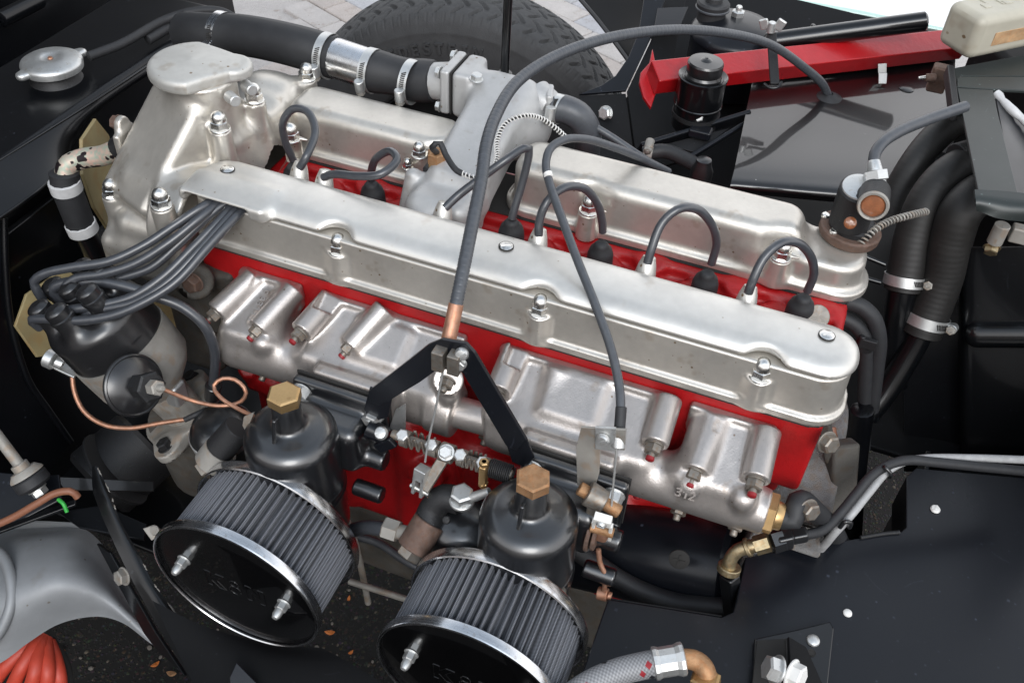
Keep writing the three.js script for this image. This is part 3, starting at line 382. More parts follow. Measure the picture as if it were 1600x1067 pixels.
{ const pts = [[-0.0822,0.87,0.0098], [-0.0675,0.87,0.0119], [-0.0546,0.872,0.0001], [-0.0567,0.874,-0.0245], [-0.0678,0.878,-0.0535], [-0.0671,0.886,-0.0751], [-0.0529,0.89,-0.0921], [-0.0385,0.88,-0.1117], [-0.0234,0.868,-0.1187], [-0.0084,0.85,-0.1284]];
  const s = thing('capillary_line', 'thin capillary in a spring guard looping over the grey thermostat housing', 'capillary tube', pts[4]);
  part('core', tube(pts, 0.0012, { rs: 6 }), M.gasket, s); part('spring_guard', coil(pts, 0.0025, 0.0042, 0.0008, { rs: 5 }), M.ptfe, s); }
function wormClamp(name, label, P, dir, R, cat, head, m = M.zinc, w = 0.011) { // band with screw housing
  const t = thing(name, label, cat || 'hose clamp', P, 'hose clamps in the bay'); const d = unit(dir); const F = frame(P, d);
  part('band', place(lathe([[R, -w / 2], [R + 0.0009, -w / 2], [R + 0.0009, w / 2], [R, w / 2], [R, -w / 2]], 48, 0.5), P, d), m, t);
  const h = unit(head), hh = unit(subv(h, d.map(v => v * (h[0] * d[0] + h[1] * d[1] + h[2] * d[2])))), c = add(P, hh, R + 0.005), ax = cross(d, hh);
  const sd = part('screw_housing', [cyl(add(c, ax, -0.008), add(c, ax, 0.007), 0.0058, 0.0058, 20)], m, t);
  part('clamp_screw', [place(hex(0.0095, 0.005, 0.0008), add(c, ax, 0.007), ax), cyl(add(c, ax, 0.0115), add(c, ax, 0.0128), 0.0028, 0.0028, 16)], m === M.zinc ? M.dullalu : m, t);
  const sl = []; for (let i = 0; i < 22; i++) { const a = i / 22 * 1.9 - 0.95, q = (Math.cos(a)), s = Math.sin(a); const n = add(hh.map(v => v * q), ax, s); sl.push(basis(new THREE.BoxGeometry(w * 0.55, 0.0012, 0.0006), add(P, n, R + 0.0011), unit(add(d, cross(n, d), 0.5)), unit(cross(n, unit(add(d, cross(n, d), 0.5)))), n)); }
  part('band_slots', sl, M.gasket, t); return t; }
{ const r = 0.0245, A = [-0.215, 0.860, -0.161], B = [-0.279,0.862,-0.1549], C2 = [-0.3303,0.864,-0.1612], Z2 = [-0.5163,0.852,-0.1632];
  solo('coolant_hose', tube([[-0.192, 0.864, -0.1615], A, mix(A, B, 0.5), B], (t, l) => r + 0.0012 * Math.sin(t * 9)), M.hose, 'short black hose joining the grey thermostat neck to a bright metal sleeve', 'hose');
  solo('hose_sleeve', cyl(add(B, [0.012, 0, 0]), C2, 0.0242, 0.0242, 40, 0.001), M.polish, 'bright aluminium sleeve joining two lengths of top coolant hose', 'hose joiner');
  solo('radiator_hose', tube([add(C2, [0.006, 0, 0]), C2, [-0.3701,0.868,-0.1584], [-0.4175,0.866,-0.1617], [-0.4673,0.86,-0.1657], Z2, [-0.5517,0.842,-0.1722]], (t, l) => 0.0262 - 0.0008 * Math.sin(t * 3)), M.hose, 'long thick black top hose running left to the radiator in front of the tyre', 'hose');
  wormClamp('hose_clamp', 'worm clamp on the thick hose just left of the bright sleeve', [-0.3352,0.864,-0.1605], [1, 0, 0.02], 0.027, null, [0.1, -0.2, 1], M.zinc);
  wormClamp('hose_clamp', 'worm clamp just right of the bright metal sleeve', [-0.2721,0.862,-0.1548], [1, 0, 0.02], 0.0258, null, [0.1, -0.2, 1], M.zinc);
  wormClamp('hose_clamp', 'worm clamp beside the grey thermostat neck flange', [-0.2181,0.861,-0.1523], [1, 0, 0.02], 0.0255, null, [0.1, -0.1, 1], M.zinc);
  wormClamp('hose_clamp', 'bright band clamp on the radiator hose near the filler lid', [-0.4912,0.856,-0.1667], [1, 0.02, 0.05], 0.0266, null, [0.1, -0.2, 1], M.polish);
  const O = [-0.0363,0.868,-0.1552];
  solo('bypass_hose', tube([[-0.0462,0.868,-0.1567], [-0.0302,0.866,-0.1651], [-0.0116,0.858,-0.1702], [-0.0012,0.838,-0.176], [-0.0042,0.8,-0.1948], [-0.0065,0.775,-0.2049]], 0.0165), M.cable, 'small bent grey-black hose behind the thermostat housing turning down', 'hose');
  wormClamp('hose_clamp', 'worm clamp on the small bent hose behind the thermostat housing', [-0.0351,0.867,-0.1608], [1, 0, 0.15], 0.016, null, [0.0, 0.2, 1], M.zinc, 0.009);
}
{ const t = thing('water_pipe', 'short curved water pipe with peeling dark paint bolted to the timing housing', 'pipe', [-0.5,0.8216,0.0779]);
  const a = [-0.466,0.8326,0.062];
  part('pipe', tube([add(a, [0.004, 0, 0]), [-0.48,0.8219,0.0645], [-0.505,0.8066,0.0662], [-0.53,0.7994,0.0732], [-0.545,0.7914,0.0843], [-0.546,0.7746,0.0932]], 0.0118, { rs: 20 }), M.flake, t);
  part('collar', tube([add(a, [0.002, 0, 0]), [-0.474,0.826,0.063], [-0.481,0.8209,0.0647]], 0.0138, { rs: 20 }), M.worn, t);
  solo('vertical_hose', tube([[-0.546,0.7862,0.0907], [-0.546,0.7705,0.0938], [-0.544,0.7395,0.0943], [-0.542,0.7045,0.0935]], 0.0170), M.hose, 'short upright black hose with two white bands beside the beige fan blade', 'hose');
  solo('hose_band', tube([[-0.546,0.7771,0.0944], [-0.546,0.7644,0.0941]], 0.0181, { rs: 28 }), M.white, 'upper white band round the short upright hose below the peeling pipe', 'hose clamp', null);
  solo('hose_band', tube([[-0.543,0.7179,0.0939], [-0.542,0.7053,0.0932]], 0.0181, { rs: 28 }), M.white, 'lower white band round the short upright hose below the peeling pipe', 'hose clamp', null);
  solo('lower_pipe', tube([[-0.542,0.7088,0.0941], [-0.54,0.6638,0.0883], [-0.535,0.6099,0.0841], [-0.52,0.5145,0.0859]], 0.0135), M.gloss, 'black pipe continuing down below the short upright hose into the dark', 'pipe');
}
// ---------- plug leads ----------
function plugLead(label, pts, cap, dir) {
  const t = thing('spark_plug_lead', label, 'spark plug lead', pts[0], 'plug leads');
  part('lead', tube(pts, 0.0044, { rs: 14 }), M.lead, t);
  if (cap) part('plug_boot', place(lathe([[0, -0.034], [0.0135, -0.034], [0.0142, -0.02], [0.0138, -0.006], [0.0118, 0.001], [0.0085, 0.004], [0.0082, 0.0065], [0.0068, 0.0085], [0.0052, 0.0105], [0, 0.0105]], 28, 0.9), cap, dir || [0, 1, 0.1]), M.rubber, t);
}
plugLead('plug lead looping tightly beside the timing housing, leftmost loop of the row', [[-0.2497,0.855,0.0535], [-0.2428,0.868,0.0494], [-0.2486,0.88,0.0182], [-0.2668,0.89,0.0008], [-0.2848,0.888,-0.0001], [-0.2966,0.872,0.005], [-0.2989,0.846,0.003], [-0.2939,0.82,-0.0008]], [-0.2935,0.806,0.0014]);
plugLead('plug lead lying in a flat loop left of the brass sender', [[-0.2209,0.852,0.0548], [-0.2084,0.86,0.0554], [-0.1753,0.87,0.06], [-0.1506,0.878,0.0577], [-0.1431,0.884,0.0359], [-0.1564,0.884,0.0238], [-0.1754,0.868,0.0201], [-0.1878,0.842,0.0109], [-0.1934,0.825,0.0021]], [-0.1944,0.81,0.0004]);
plugLead('plug lead rising to a sharp bend over the grey housing beside the thick cable', [[-0.0822,0.853,0.0519], [-0.0738,0.862,0.0386], [-0.0586,0.876,0.025], [-0.0357,0.896,0.0053], [-0.0251,0.902,-0.0115], [-0.0195,0.902,-0.0168], [-0.0186,0.892,-0.016], [-0.0209,0.862,-0.0062], [-0.0237,0.836,0.0052], [-0.0242,0.828,0.0084]], [-0.0248,0.816,0.0071]);
plugLead('plug lead in a low arch crossed by the thin cable, third from the right', [[0.0209,0.853,0.0537], [0.0195,0.868,0.0509], [0.0229,0.886,0.0415], [0.0328,0.894,0.0244], [0.0468,0.886,0.004], [0.0598,0.864,-0.0095], [0.0672,0.838,-0.0154], [0.0693,0.824,-0.0161]], [0.0716,0.806,-0.0088]);
plugLead('plug lead in a tall round arch second from the right end of the row', [[0.1325,0.853,0.0513], [0.133,0.866,0.0461], [0.1361,0.888,0.0298], [0.1479,0.9,0.0174], [0.1631,0.894,0.0025], [0.1785,0.874,-0.0081], [0.1872,0.848,-0.015], [0.1872,0.822,-0.0142]], [0.1863,0.806,-0.0079]);
plugLead('plug lead arching over a dome nut at the right end of the row', [[0.2323,0.853,0.0539], [0.2329,0.866,0.053], [0.2371,0.886,0.0387], [0.2482,0.896,0.0234], [0.2629,0.89,0.0092], [0.2785,0.87,-0.002], [0.2864,0.846,-0.0077], [0.2857,0.824,-0.009]], [0.2847,0.808,-0.0084]);
// ---------- control cables ----------
{ const t = thing('throttle_cable', 'thick grey ribbed throttle cable arching from the carburettor bracket to the black panel', 'cable', [-0.0024,0.8731,0.205]);
  const pts = [[-0.003,0.8728,0.205], [-0.007,0.889,0.182], [-0.0163,0.9123,0.138], [-0.0259,0.9311,0.095], [-0.0357,0.946,0.06], [-0.0424,0.9534,0.02], [-0.0435,0.9598,-0.035], [-0.0284,0.9615,-0.095], [0.0055,0.959,-0.165], [0.0569,0.9442,-0.25], [0.111,0.9157,-0.335], [0.1645,0.8783,-0.41], [0.2114,0.8335,-0.46], [0.2384,0.8051,-0.485], [0.2528,0.778,-0.5032]];
  part('outer_sheath', tube(pts, (q, l) => 0.0061 + (Math.sin(l * 2100) > 0.2 ? 0.0002 : -0.0002) - 0.0006 * q, { step: 0.0012, rs: 14 }), M.cable, t);
  part('ferrule', [cyl([-0.0012,0.8445,0.227], [-0.0033,0.8741,0.203], 0.0068, 0.0068, 24), cyl([-0.0012,0.8463,0.2255], [-0.0007,0.8422,0.2295], 0.0045, 0.0045)], M.copper, t);
  part('grommet', place(lathe([[0.004, 0.006], [0.009, 0.005], [0.0105, 0.003], [0.017, 0.001], [0.0185, -0.001], [0.018, -0.004], [0.004, -0.004]], 32, 0.9), add([0.2528,0.781,-0.4974], [0, 0, 0]), [0, 1, 0]), M.rubber, t);
  part('inner_wire', tube([[-0.0009,0.8417,0.229], [-0.0024,0.8128,0.237], [-0.0049,0.778,0.246], [-0.0084,0.7408,0.255], [-0.0089,0.7182,0.262]], 0.0011, { rs: 8 }), M.zinc, t);
  const c1 = [-0.0109,0.7069,0.264], c2 = [-0.012,0.6785,0.27], d = unit(subv(c2, c1)), F = frame(mix(c1, c2, 0.5), d);
  const cl = part('clevis', [basis(rbox(0.013, 0.012, 0.014, 0.001), add(c1, d, 0.004), F.x, F.y, F.z), basis(rbox(0.0035, 0.012, 0.026, 0.0008), add(add(c1, d, 0.016), F.x, 0.0047), F.x, F.y, F.z), basis(rbox(0.0035, 0.012, 0.026, 0.0008), add(add(c1, d, 0.016), F.x, -0.0047), F.x, F.y, F.z)], M.zinc, t);
  part('clevis_pin', cyl(add(add(c1, d, 0.025), F.x, -0.011), add(add(c1, d, 0.025), F.x, 0.011), 0.003, 0.003), M.chrome, cl);
  part('split_pin', tube([add(add(c1, d, 0.022), F.x, 0.009), add(add(c1, d, 0.031), F.x, 0.0105), add(add(c1, d, 0.036), F.x, 0.0125)], 0.0009, { rs: 6 }), M.copper, cl);
}
{ const t = thing('choke_cable', 'thin grey cable dropping from the valley over the front cover to the right carburettor', 'cable', [0.1607,0.7931,0.215]);
  part('outer_sheath', tube([[0.1626,0.8039,0.226], [0.158,0.816,0.212], [0.1508,0.8259,0.196], [0.133,0.843,0.17], [0.1063,0.8623,0.14], [0.0759,0.8783,0.105], [0.0452,0.8952,0.068], [0.0248,0.9057,0.042], [0.0118,0.9121,0.02], [0.0088,0.9187,0], [0.0166,0.9197,-0.02], [0.0316,0.9104,-0.045], [0.0548,0.8867,-0.08], [0.0769,0.8596,-0.115], [0.1056,0.8282,-0.15]], 0.0042, { rs: 12 }), M.cable, t);
  part('end_sleeve', [cyl([0.1628,0.8026,0.2262], [0.1577,0.818,0.21], 0.005, 0.005)], M.rubber, t);
  part('marker_ring', tube([[0.02,0.9097,0.034], [0.0178,0.9109,0.031]], 0.0046), M.ptfe, t);
  part('inner_wire', tube([[0.1618,0.803,0.227], [0.1656,0.7762,0.236], [0.1699,0.7371,0.244], [0.1724,0.7218,0.25]], 0.0011, { rs: 8 }), M.zinc, t);
  solo('speedo_cable', tube([[-0.0033,0.8535,-0.17], [0.0239,0.841,-0.175], [0.0661,0.8268,-0.17], [0.0997,0.8174,-0.165]], 0.0042), M.cable, 'second thin black cable slanting down behind the rear cam cover', 'cable');
}

// ---------- inlet manifolds ----------
function studs(parent, list) { for (const [p, d, dot, s] of list) { const n = fix('stud_nut', 'stud', () => studNut(1), M.steel, parent, p, d, p[0] * 11, s || 1); if (dot) { const q = new THREE.Mesh(shared.dab || (shared.dab = lathe([[0, -0.002], [0.0039, -0.002], [0.0039, 0.0006], [0.003, 0.0014], [0, 0.0018]], 16)), M.redDot); q.position.y = 0.0143; fin(q, 'paint_dab', n); } } }
function tubes(list) { return list.map(([e, s]) => [s, e]); }
{ const t = thing('inlet_manifold', 'left cast inlet manifold with embossed casting numbers feeding the left carburettor', 'inlet manifold', [-0.15, 0.71, 0.17]);
  const tb = [[[-0.287,0.7425,0.184], [-0.2665,0.7629,0.137]], [[-0.2348,0.7401,0.186], [-0.2183,0.762,0.137]], [[-0.1828,0.7555,0.186], [-0.1719,0.7689,0.137]], [[-0.1318,0.7468,0.176], [-0.1108,0.7743,0.137]]];
  const big = [[-0.0304,0.7261,0.16], [-0.0179,0.7562,0.188]];
  const R = [[-0.284, -0.212], [-0.187, -0.022]];
  const lug = [[[-0.2274,0.7277,0.196], [-0.2361,0.6786,0.184]], [[-0.1824,0.7178,0.188], [-0.1944,0.6747,0.172]], [[-0.0171,0.7346,0.19], [-0.0246,0.6883,0.178]]];
  const f = (x, y, z) => { let d = sCap(x, y, z, [-0.268, 0.699, 0.180], [-0.03, 0.704, 0.178], 0.026);
    d = smin(d, sCyl(x, y, z, [-0.04, 0.704, 0.180], [-0.010, 0.704, 0.180], 0.0275, 0.004), 0.004);
    for (const [a, b] of R) { const F = frame([(a + b) / 2, 0.733, 0.158], [0, -0.030, 0.055]); d = smin(d, sOBox(x, y, z, F, [(b - a) / 2 - 0.002, 0.0175, 0.038], 0.009), 0.016); d = smin(d, sBox(x, y, z, [(a + b) / 2, 0.752, 0.1355], [(b - a) / 2 + 0.001, 0.016, 0.005], 0.003), 0.004); }
    // panels between the stud tubes
    d = smin(d, sOBox(x, y, z, frame([-0.105, 0.742, 0.158], [0, -0.030, 0.055]), [0.030, 0.0155, 0.024], 0.008), 0.010);
    for (const [e, s] of tb) d = smin(d, sCyl(x, y, z, s, e, 0.0128, 0.002), 0.008);
    d = smin(d, sCyl(x, y, z, big[0], big[1], 0.0155, 0.002), 0.007);
    for (const [a, b] of lug) d = smin(d, sCap(x, y, z, add(a, [0, 0.0, -0.004]), add(b, [0, 0, -0.006]), 0.0115, 0.0095), 0.004);
    // machined windows at the head joint
    for (const c of [-0.246, -0.166, -0.045]) d = smax(d, -sOBox(x, y, z, { o: [c, 0.778, 0.150], x: [1, 0, 0], y: unit([0, 0.87, 0.5]), z: unit([0, -0.5, 0.87]) }, [0.015, 0.0115, 0.014], 0.003), 0.0025);
    d = smin(d, sBox(x, y, z, [-0.112, 0.705, 0.207], [0.046, 0.033, 0.0075], 0.005), 0.01);
    return d; };
  const b = part('casting', nets(f, [-0.31, 0.64, 0.125], [0.002, 0.79, 0.222], 0.0027), M.manifold, t);
  const sd = tb.map(([e, s]) => [e, unit(subv(e, s)), true]);
  studs(b, [sd[0], sd[1], sd[2], sd[3], [big[1], [0, -0.25, 1], false], [lug[0][1], [0, -0.5, 0.87], false], [lug[1][1], [0, -0.5, 0.87], false], [lug[2][1], [0, -0.5, 0.87], false]]);
  { const z = unit([0, 0.878, 0.479]), x = unit([0, -0.479, 0.878]); part('casting_number', text('F 3311 F', 0.0078, 0.0016, [-0.246, 0.7506, 0.1660], x, cross(z, x), z), M.manifold, b); }
  solo('balance_pipe', [cyl([-0.012, 0.705, 0.180], [0.032, 0.708, 0.180], 0.0165, 0.0165, 32, 0.002)], M.manifold, 'short cast balance pipe joining the two inlet manifolds', 'pipe');
}
{ const t = thing('inlet_manifold', 'right cast inlet manifold feeding the right carburettor with a brass union at its end', 'inlet manifold', [0.16, 0.71, 0.17]);
  const tb = [[[0.033,0.7577,0.184], [0.0327,0.7736,0.137]], [[0.0755,0.7298,0.168], [0.0793,0.763,0.137]], [[0.1907,0.7541,0.184], [0.1901,0.7705,0.137]], [[0.2334,0.739,0.187], [0.2367,0.7613,0.137]], [[0.2868,0.7528,0.187], [0.2853,0.768,0.137]]];
  const R = [[0.018, 0.192], [0.212, 0.292]];
  const lug = [[[0.2316,0.7261,0.198], [0.2285,0.6807,0.186]], [[0.2814,0.7308,0.198], [0.2837,0.6858,0.186]], [[0.1866,0.7144,0.186], [0.1855,0.6773,0.172]], [[0.0269,0.7176,0.182], [0.0176,0.6709,0.166]]];
  const f = (x, y, z) => { let d = sCap(x, y, z, [0.045, 0.706, 0.180], [0.275, 0.706, 0.178], 0.026);
    d = smin(d, sCyl(x, y, z, [0.027, 0.706, 0.180], [0.06, 0.706, 0.180], 0.0245, 0.004), 0.004);
    d = smin(d, sCyl(x, y, z, [0.28, 0.706, 0.180], [0.307, 0.706, 0.180], 0.022, 0.003), 0.004);
    for (const [a, b] of R) { const F = frame([(a + b) / 2, 0.737, 0.158], [0, -0.030, 0.055]); d = smin(d, sOBox(x, y, z, F, [(b - a) / 2 - 0.002, 0.0175, 0.038], 0.009), 0.016); d = smin(d, sBox(x, y, z, [(a + b) / 2, 0.756, 0.1355], [(b - a) / 2 + 0.001, 0.016, 0.005], 0.003), 0.004); }
    d = smin(d, sOBox(x, y, z, frame([0.102, 0.747, 0.156], [0, -0.030, 0.055]), [0.030, 0.0155, 0.026], 0.008), 0.010);
    for (const [e, s] of tb) d = smin(d, sCyl(x, y, z, s, e, 0.0132, 0.002), 0.008);
    for (const [a, b] of lug) d = smin(d, sCap(x, y, z, add(a, [0, 0, -0.004]), add(b, [0, 0, -0.006]), 0.0125, 0.0100), 0.004);
    for (const c of [0.044, 0.160, 0.252]) d = smax(d, -sOBox(x, y, z, { o: [c, 0.782, 0.150], x: [1, 0, 0], y: unit([0, 0.87, 0.5]), z: unit([0, -0.5, 0.87]) }, [0.015, 0.0115, 0.014], 0.003), 0.0025);
    d = smin(d, sBox(x, y, z, [0.116, 0.707, 0.207], [0.046, 0.033, 0.0075], 0.005), 0.01);
    return d; };
  const b = part('casting', nets(f, [0.005, 0.645, 0.125], [0.315, 0.795, 0.222], 0.0027), M.manifold, t);
  studs(b, [...tb.map(([e, s], i) => [e, unit(subv(e, s)), i !== 1, i > 1 ? 1.1 : 1]), ...lug.map(([a, e], i) => [e, [0, -0.5, 0.87], i === 2])]);
  { const z = unit([0, 0.42, 0.9]), x = [1, 0, 0]; part('casting_number', text('312', 0.0085, 0.0016, add([0.2308,0.7213,0.196], z, 0.0105), x, cross(z, x), z), M.manifold, b); }
  const u = [0.306, 0.706, 0.18];
  part('end_union', [place(hex(0.036, 0.009, 0.001), u, [1, 0.02, 0]), cyl(add(u, [0.008, 0, 0]), add(u, [0.016, 0, 0]), 0.014, 0.013)], M.brass, t);
  solo('servo_hose', tube([add(u, [0.013, 0, 0]), add(u, [0.024, 0, 0]), [0.3313,0.7178,0.166], [0.3533,0.6861,0.145], [0.378,0.6369,0.118], [0.3999,0.5852,0.095]], 0.0108), M.hose, 'short fat black hose bending down from the brass union on the right manifold', 'hose');
}
// ---------- carburettors ----------
function carburettor(label, cx, cap) {
  const t = thing('carburettor', label, 'carburettor', [cx, 0.62, 0.27]), cz = 0.281, fx = cx + 0.024;
  const f = (x, y, z) => { let d = sBox(x, y, z, [fx, 0.700, 0.224], [0.052, 0.034, 0.0055], 0.004);
    d = smin(d, sBox(x, y, z, [fx - 0.004, 0.688, 0.243], [0.040, 0.030, 0.022], 0.012), 0.008);
    d = smin(d, sCyl(x, y, z, [cx, 0.575, cz], [cx, 0.650, cz], 0.0475, 0.004), 0.012);
    d = smin(d, sCyl(x, y, z, [cx, 0.63, cz + 0.01], [cx, 0.622, cz + 0.045], 0.036, 0.003), 0.01);
    d = smin(d, sCyl(x, y, z, [fx + 0.03, 0.672, 0.243], [fx + 0.058, 0.672, 0.243], 0.011, 0.002), 0.008);
    d = smin(d, sCyl(x, y, z, [fx + 0.03, 0.640, 0.262], [fx + 0.062, 0.640, 0.262], 0.009, 0.002), 0.008);
    d = smin(d, sCyl(x, y, z, [cx, 0.50, cz], [cx, 0.58, cz], 0.022, 0.004), 0.02);
    return d; };
  part('body', nets(f, [cx - 0.065, 0.49, 0.212], [cx + 0.10, 0.745, 0.34], 0.003), M.carb, t);
  part('flange_gasket', place(rbox(0.105, 0.069, 0.0025, 0.0012), [fx, 0.7005, 0.2166]), M.gasket, t);
  const bell = [[0.0, 0.634], [0.047, 0.634], [0.0485, 0.636], [0.0485, 0.641], [0.0465, 0.643]]; for (let i = 0; i <= 10; i++) { const a = i / 10 * PI / 2; bell.push([0.0275 + 0.0185 * Math.cos(a), 0.712 + 0.0165 * Math.sin(a)]); } bell.push([0.020, 0.7305], [0.0162, 0.732], [0.0148, 0.736], [0.0140, 0.760], [0.0145, 0.7635], [0, 0.7635]);
  const d = part('dashpot', [place(lathe(bell, 72, 0.9), [cx, 0, cz]), place(rbox(0.0042, 0.030, 0.014, 0.0018), [cx - 0.002, 0.739, cz + 0.0165], [0, 1, -0.22])], M.carb, t);
  part('damper_cap', [place(hex(0.0285, 0.0115, 0.0014), [cx, 0.7638, cz], [0, 1, 0], 0.35), place(lathe(discPr(0.0128, 0.002, 0.0005)), [cx, 0.762, cz])], cap, d);
  for (const [dx, dz] of [[0.043, 0.018], [-0.03, 0.038], [0.0, -0.047]]) { fix('screw', 'cscrew', () => slotScrew(0.0052, 0.004), M.steel, t, [cx + dx, 0.6445, cz + dz], [0, 1, 0], dx * 30); }
  for (const [dx, dy] of [[-0.040, 0.022], [0.041, 0.022]]) { const p = [fx + dx, 0.700 + dy, 0.2295]; fix('flange_nut', 'fnut', () => [place(hex(0.0165, 0.012, 0.001), [0, 0, 0]), lathe([[0.0042, 0.011], [0.0042, 0.0135], [0, 0.0135]], 18), lathe(discPr(0.0105, 0.0014))], M.zinc, t, p, [0, -0.1, 1], dx * 8); }
  return t; }
carburettor('left black carburettor with a dull brass hexagon damper cap', -0.1435, M.brass);
carburettor('right black carburettor with a coppery hexagon damper cap', 0.1045, M.bronze);
// ---------- air filters ----------
function airFilter(label, c) {
  const t = thing('air_filter', label, 'air filter', c, 'cone-less round pleated air filters'); t.userData.group = undefined; delete t.userData.group;
  const R = 0.0905, [x0, y0, z0] = c, L = 0.082, ZD = [0, 0, 1];
  // pleated element: one folded sheet
  const N = 68, K = 10, pos = [], uv = [], idx = []; const n = N * K, r = rng(Math.round(x0 * 1e4) + 5000), jit = []; for (let i = 0; i <= N; i++) jit.push([0.8 + 0.4 * r(), (r() - 0.5) * 0.022, (r() - 0.5) * 0.02]); jit[N] = jit[0];
  for (let s = 0; s <= 1; s++) for (let i = 0; i <= n; i++) { const J = jit[Math.round(i / K) % N], a = i / n * 2 * PI + J[1] + J[2] * s, w = Math.cos(i / K * 2 * PI), q = R - 0.0125 + 0.0062 * J[0] * Math.sign(w) * Math.pow(Math.abs(w), 0.7); pos.push(x0 + q * Math.cos(a), y0 + q * Math.sin(a), z0 + 0.004 + s * (L - 0.008)); uv.push(i / K * 1.0, s * 6.5); }
  for (let i = 0; i < n; i++) idx.push(i, i + 1, i + n + 1, i + 1, i + n + 2, i + n + 1);
  const g = new THREE.BufferGeometry(); g.setAttribute('position', new THREE.Float32BufferAttribute(pos, 3)); g.setAttribute('uv', new THREE.Float32BufferAttribute(uv, 2)); g.setIndex(idx); g.computeVertexNormals();
  part('pleated_element', g, M.pleat, t, null, true);
  const back = place(lathe([[0.03, 0], [R - 0.004, 0], [R - 0.001, 0.001], [R, 0.003], [R, 0.0125], [R - 0.0012, 0.0135], [R - 0.0022, 0.0125], [R - 0.0022, 0.004], [0.03, 0.003]], 96, 0.6), [x0, y0, z0 - 0.004], ZD);
  part('back_plate', back, M.polish, t);
  const rim = place(lathe([[R - 0.0022, 0.003], [R - 0.001, 0.0024], [R, 0.0034], [R + 0.0004, 0.0105], [R - 0.0006, 0.0125], [R - 0.0022, 0.0130], [R - 0.0030, 0.0120], [R - 0.0024, 0.0112], [R - 0.0020, 0.0100]], 96, 0.6), [x0, y0, z0 + L - 0.012], ZD);
  const fp = part('front_plate', place(lathe([[0, 0.0102], [0.06, 0.0102], [R - 0.0044, 0.0094], [R - 0.0024, 0.0088], [R - 0.0024, 0.006], [0, 0.006]], 96, 0.6), [x0, y0, z0 + L - 0.012], ZD), M.mirror, t);
  part('polished_rim', rim, M.polish, fp);
  const zf = z0 + L - 0.0018;
  for (const s of [-1, 1]) { const p = [x0 + s * 0.0545, y0 + 0.012 - s * 0.004, zf]; fix('stud_nut', 'filt', () => [lathe(discPr(0.0088, 0.0015)), place(hex(0.0125, 0.009, 0.001), [0, 0.0015, 0]), lathe([[0, 0.010], [0.0055, 0.010], [0.0055, 0.0165], [0.0035, 0.021], [0, 0.0225]], 20)], M.zinc, fp, p, ZD, 0.3, 0.82); }
  // pressed outline lettering, a shallow raised line
  const bar = (a, b, w = 0.0011) => beam([x0 + a[0], y0 + a[1], zf + 0.0001], [x0 + b[0], y0 + b[1], zf + 0.0001], w, 0.0008, 0.0002, [0, 0, 1]);
  const path = P => P.slice(1).map((p, i) => bar(P[i], p)); const S = (P, dx) => P.map(p => [p[0] + dx, p[1] - 0.012]);
  const Kp = [[0, 0], [0.006, 0], [0.006, 0.009], [0.013, 0], [0.021, 0], [0.012, 0.012], [0.021, 0.024], [0.013, 0.024], [0.006, 0.015], [0.006, 0.024], [0, 0.024], [0, 0]];
  const Np = [[0, 0], [0.006, 0], [0.006, 0.014], [0.014, 0], [0.02, 0], [0.02, 0.024], [0.014, 0.024], [0.014, 0.010], [0.006, 0.024], [0, 0.024], [0, 0]];
  const Ap = []; for (let i = 0; i <= 14; i++) { const a = i / 14 * 2 * PI; Ap.push([0.007 + 0.0062 * Math.cos(a), 0.007 + 0.0065 * Math.sin(a)]); } const Aq = Ap.map(p => [0.007 + (p[0] - 0.007) * 0.75, 0.018 + (p[1] - 0.007) * 0.75]);
  part('pressed_lettering', [path(S(Kp, -0.033)), path(S(Ap, -0.008)), path(S(Aq, -0.008)), path(S(Np, 0.012))], M.mirror, fp);
  return t; }
airFilter('left round pleated air filter with its front rim partly behind the black curved panel', [-0.148, 0.613, 0.318]);
airFilter('right round pleated air filter in the bottom middle, cut by the picture edge', [0.094, 0.606, 0.318]);
// ---------- throttle cable bracket and linkage ----------
{ const t = thing('cable_bracket', 'black inverted V shaped bracket holding the copper ferrule of the throttle cable', 'bracket', [0, 0.72, 0.235]);
  const z = 0.238;
  const P = [[-0.0777,0.7648,0.24], [-0.0143,0.8509,0.24], [-0.0008,0.8631,0.24], [0.0219,0.8667,0.24], [0.0298,0.8591,0.24], [0.0826,0.7694,0.24], [0.0749,0.7503,0.24], [0.0634,0.753,0.24], [0.0187,0.831,0.24], [0.0052,0.8294,0.24], [-0.0072,0.8218,0.24], [-0.0234,0.8001,0.24], [-0.0528,0.765,0.24], [-0.0664,0.75,0.24], [-0.0766,0.751,0.24]];
  part('v_plate', poly(P, 0.004, 0.0008), M.satin, t);
  part('mounting_foot', poly([[-0.0775,0.7678,0.2375], [-0.0541,0.7637,0.2375], [-0.0596,0.734,0.2375], [-0.0785,0.7178,0.2375], [-0.0859,0.7333,0.2375]], 0.003, 0.0008), M.satin, t);
  part('mounting_foot', poly([[0.0609,0.7582,0.2375], [0.0818,0.768,0.2375], [0.0908,0.745,0.2375], [0.0843,0.7267,0.2375], [0.0699,0.7291,0.2375]], 0.003, 0.0008), M.satin, t);
  const a = [-0.0007,0.8447,0.2445], b = [0.0139,0.8459,0.2445];
  for (const p of [a, b]) part('clamp_block', place(rbox(0.011, 0.022, 0.013, 0.001), p), M.steel, t);
  fix('clamp_screw', 'cls', () => slotScrew(0.0062, 0.005), M.zinc, t, [0.0193,0.8567,0.242], [0.2, 0.3, 1], 0.8);
  fix('clamp_bolt', 'hb', null, M.zinc, t, [0.0173,0.8447,0.2425], [0.2, 0.1, 1], 0, 0.75);
}
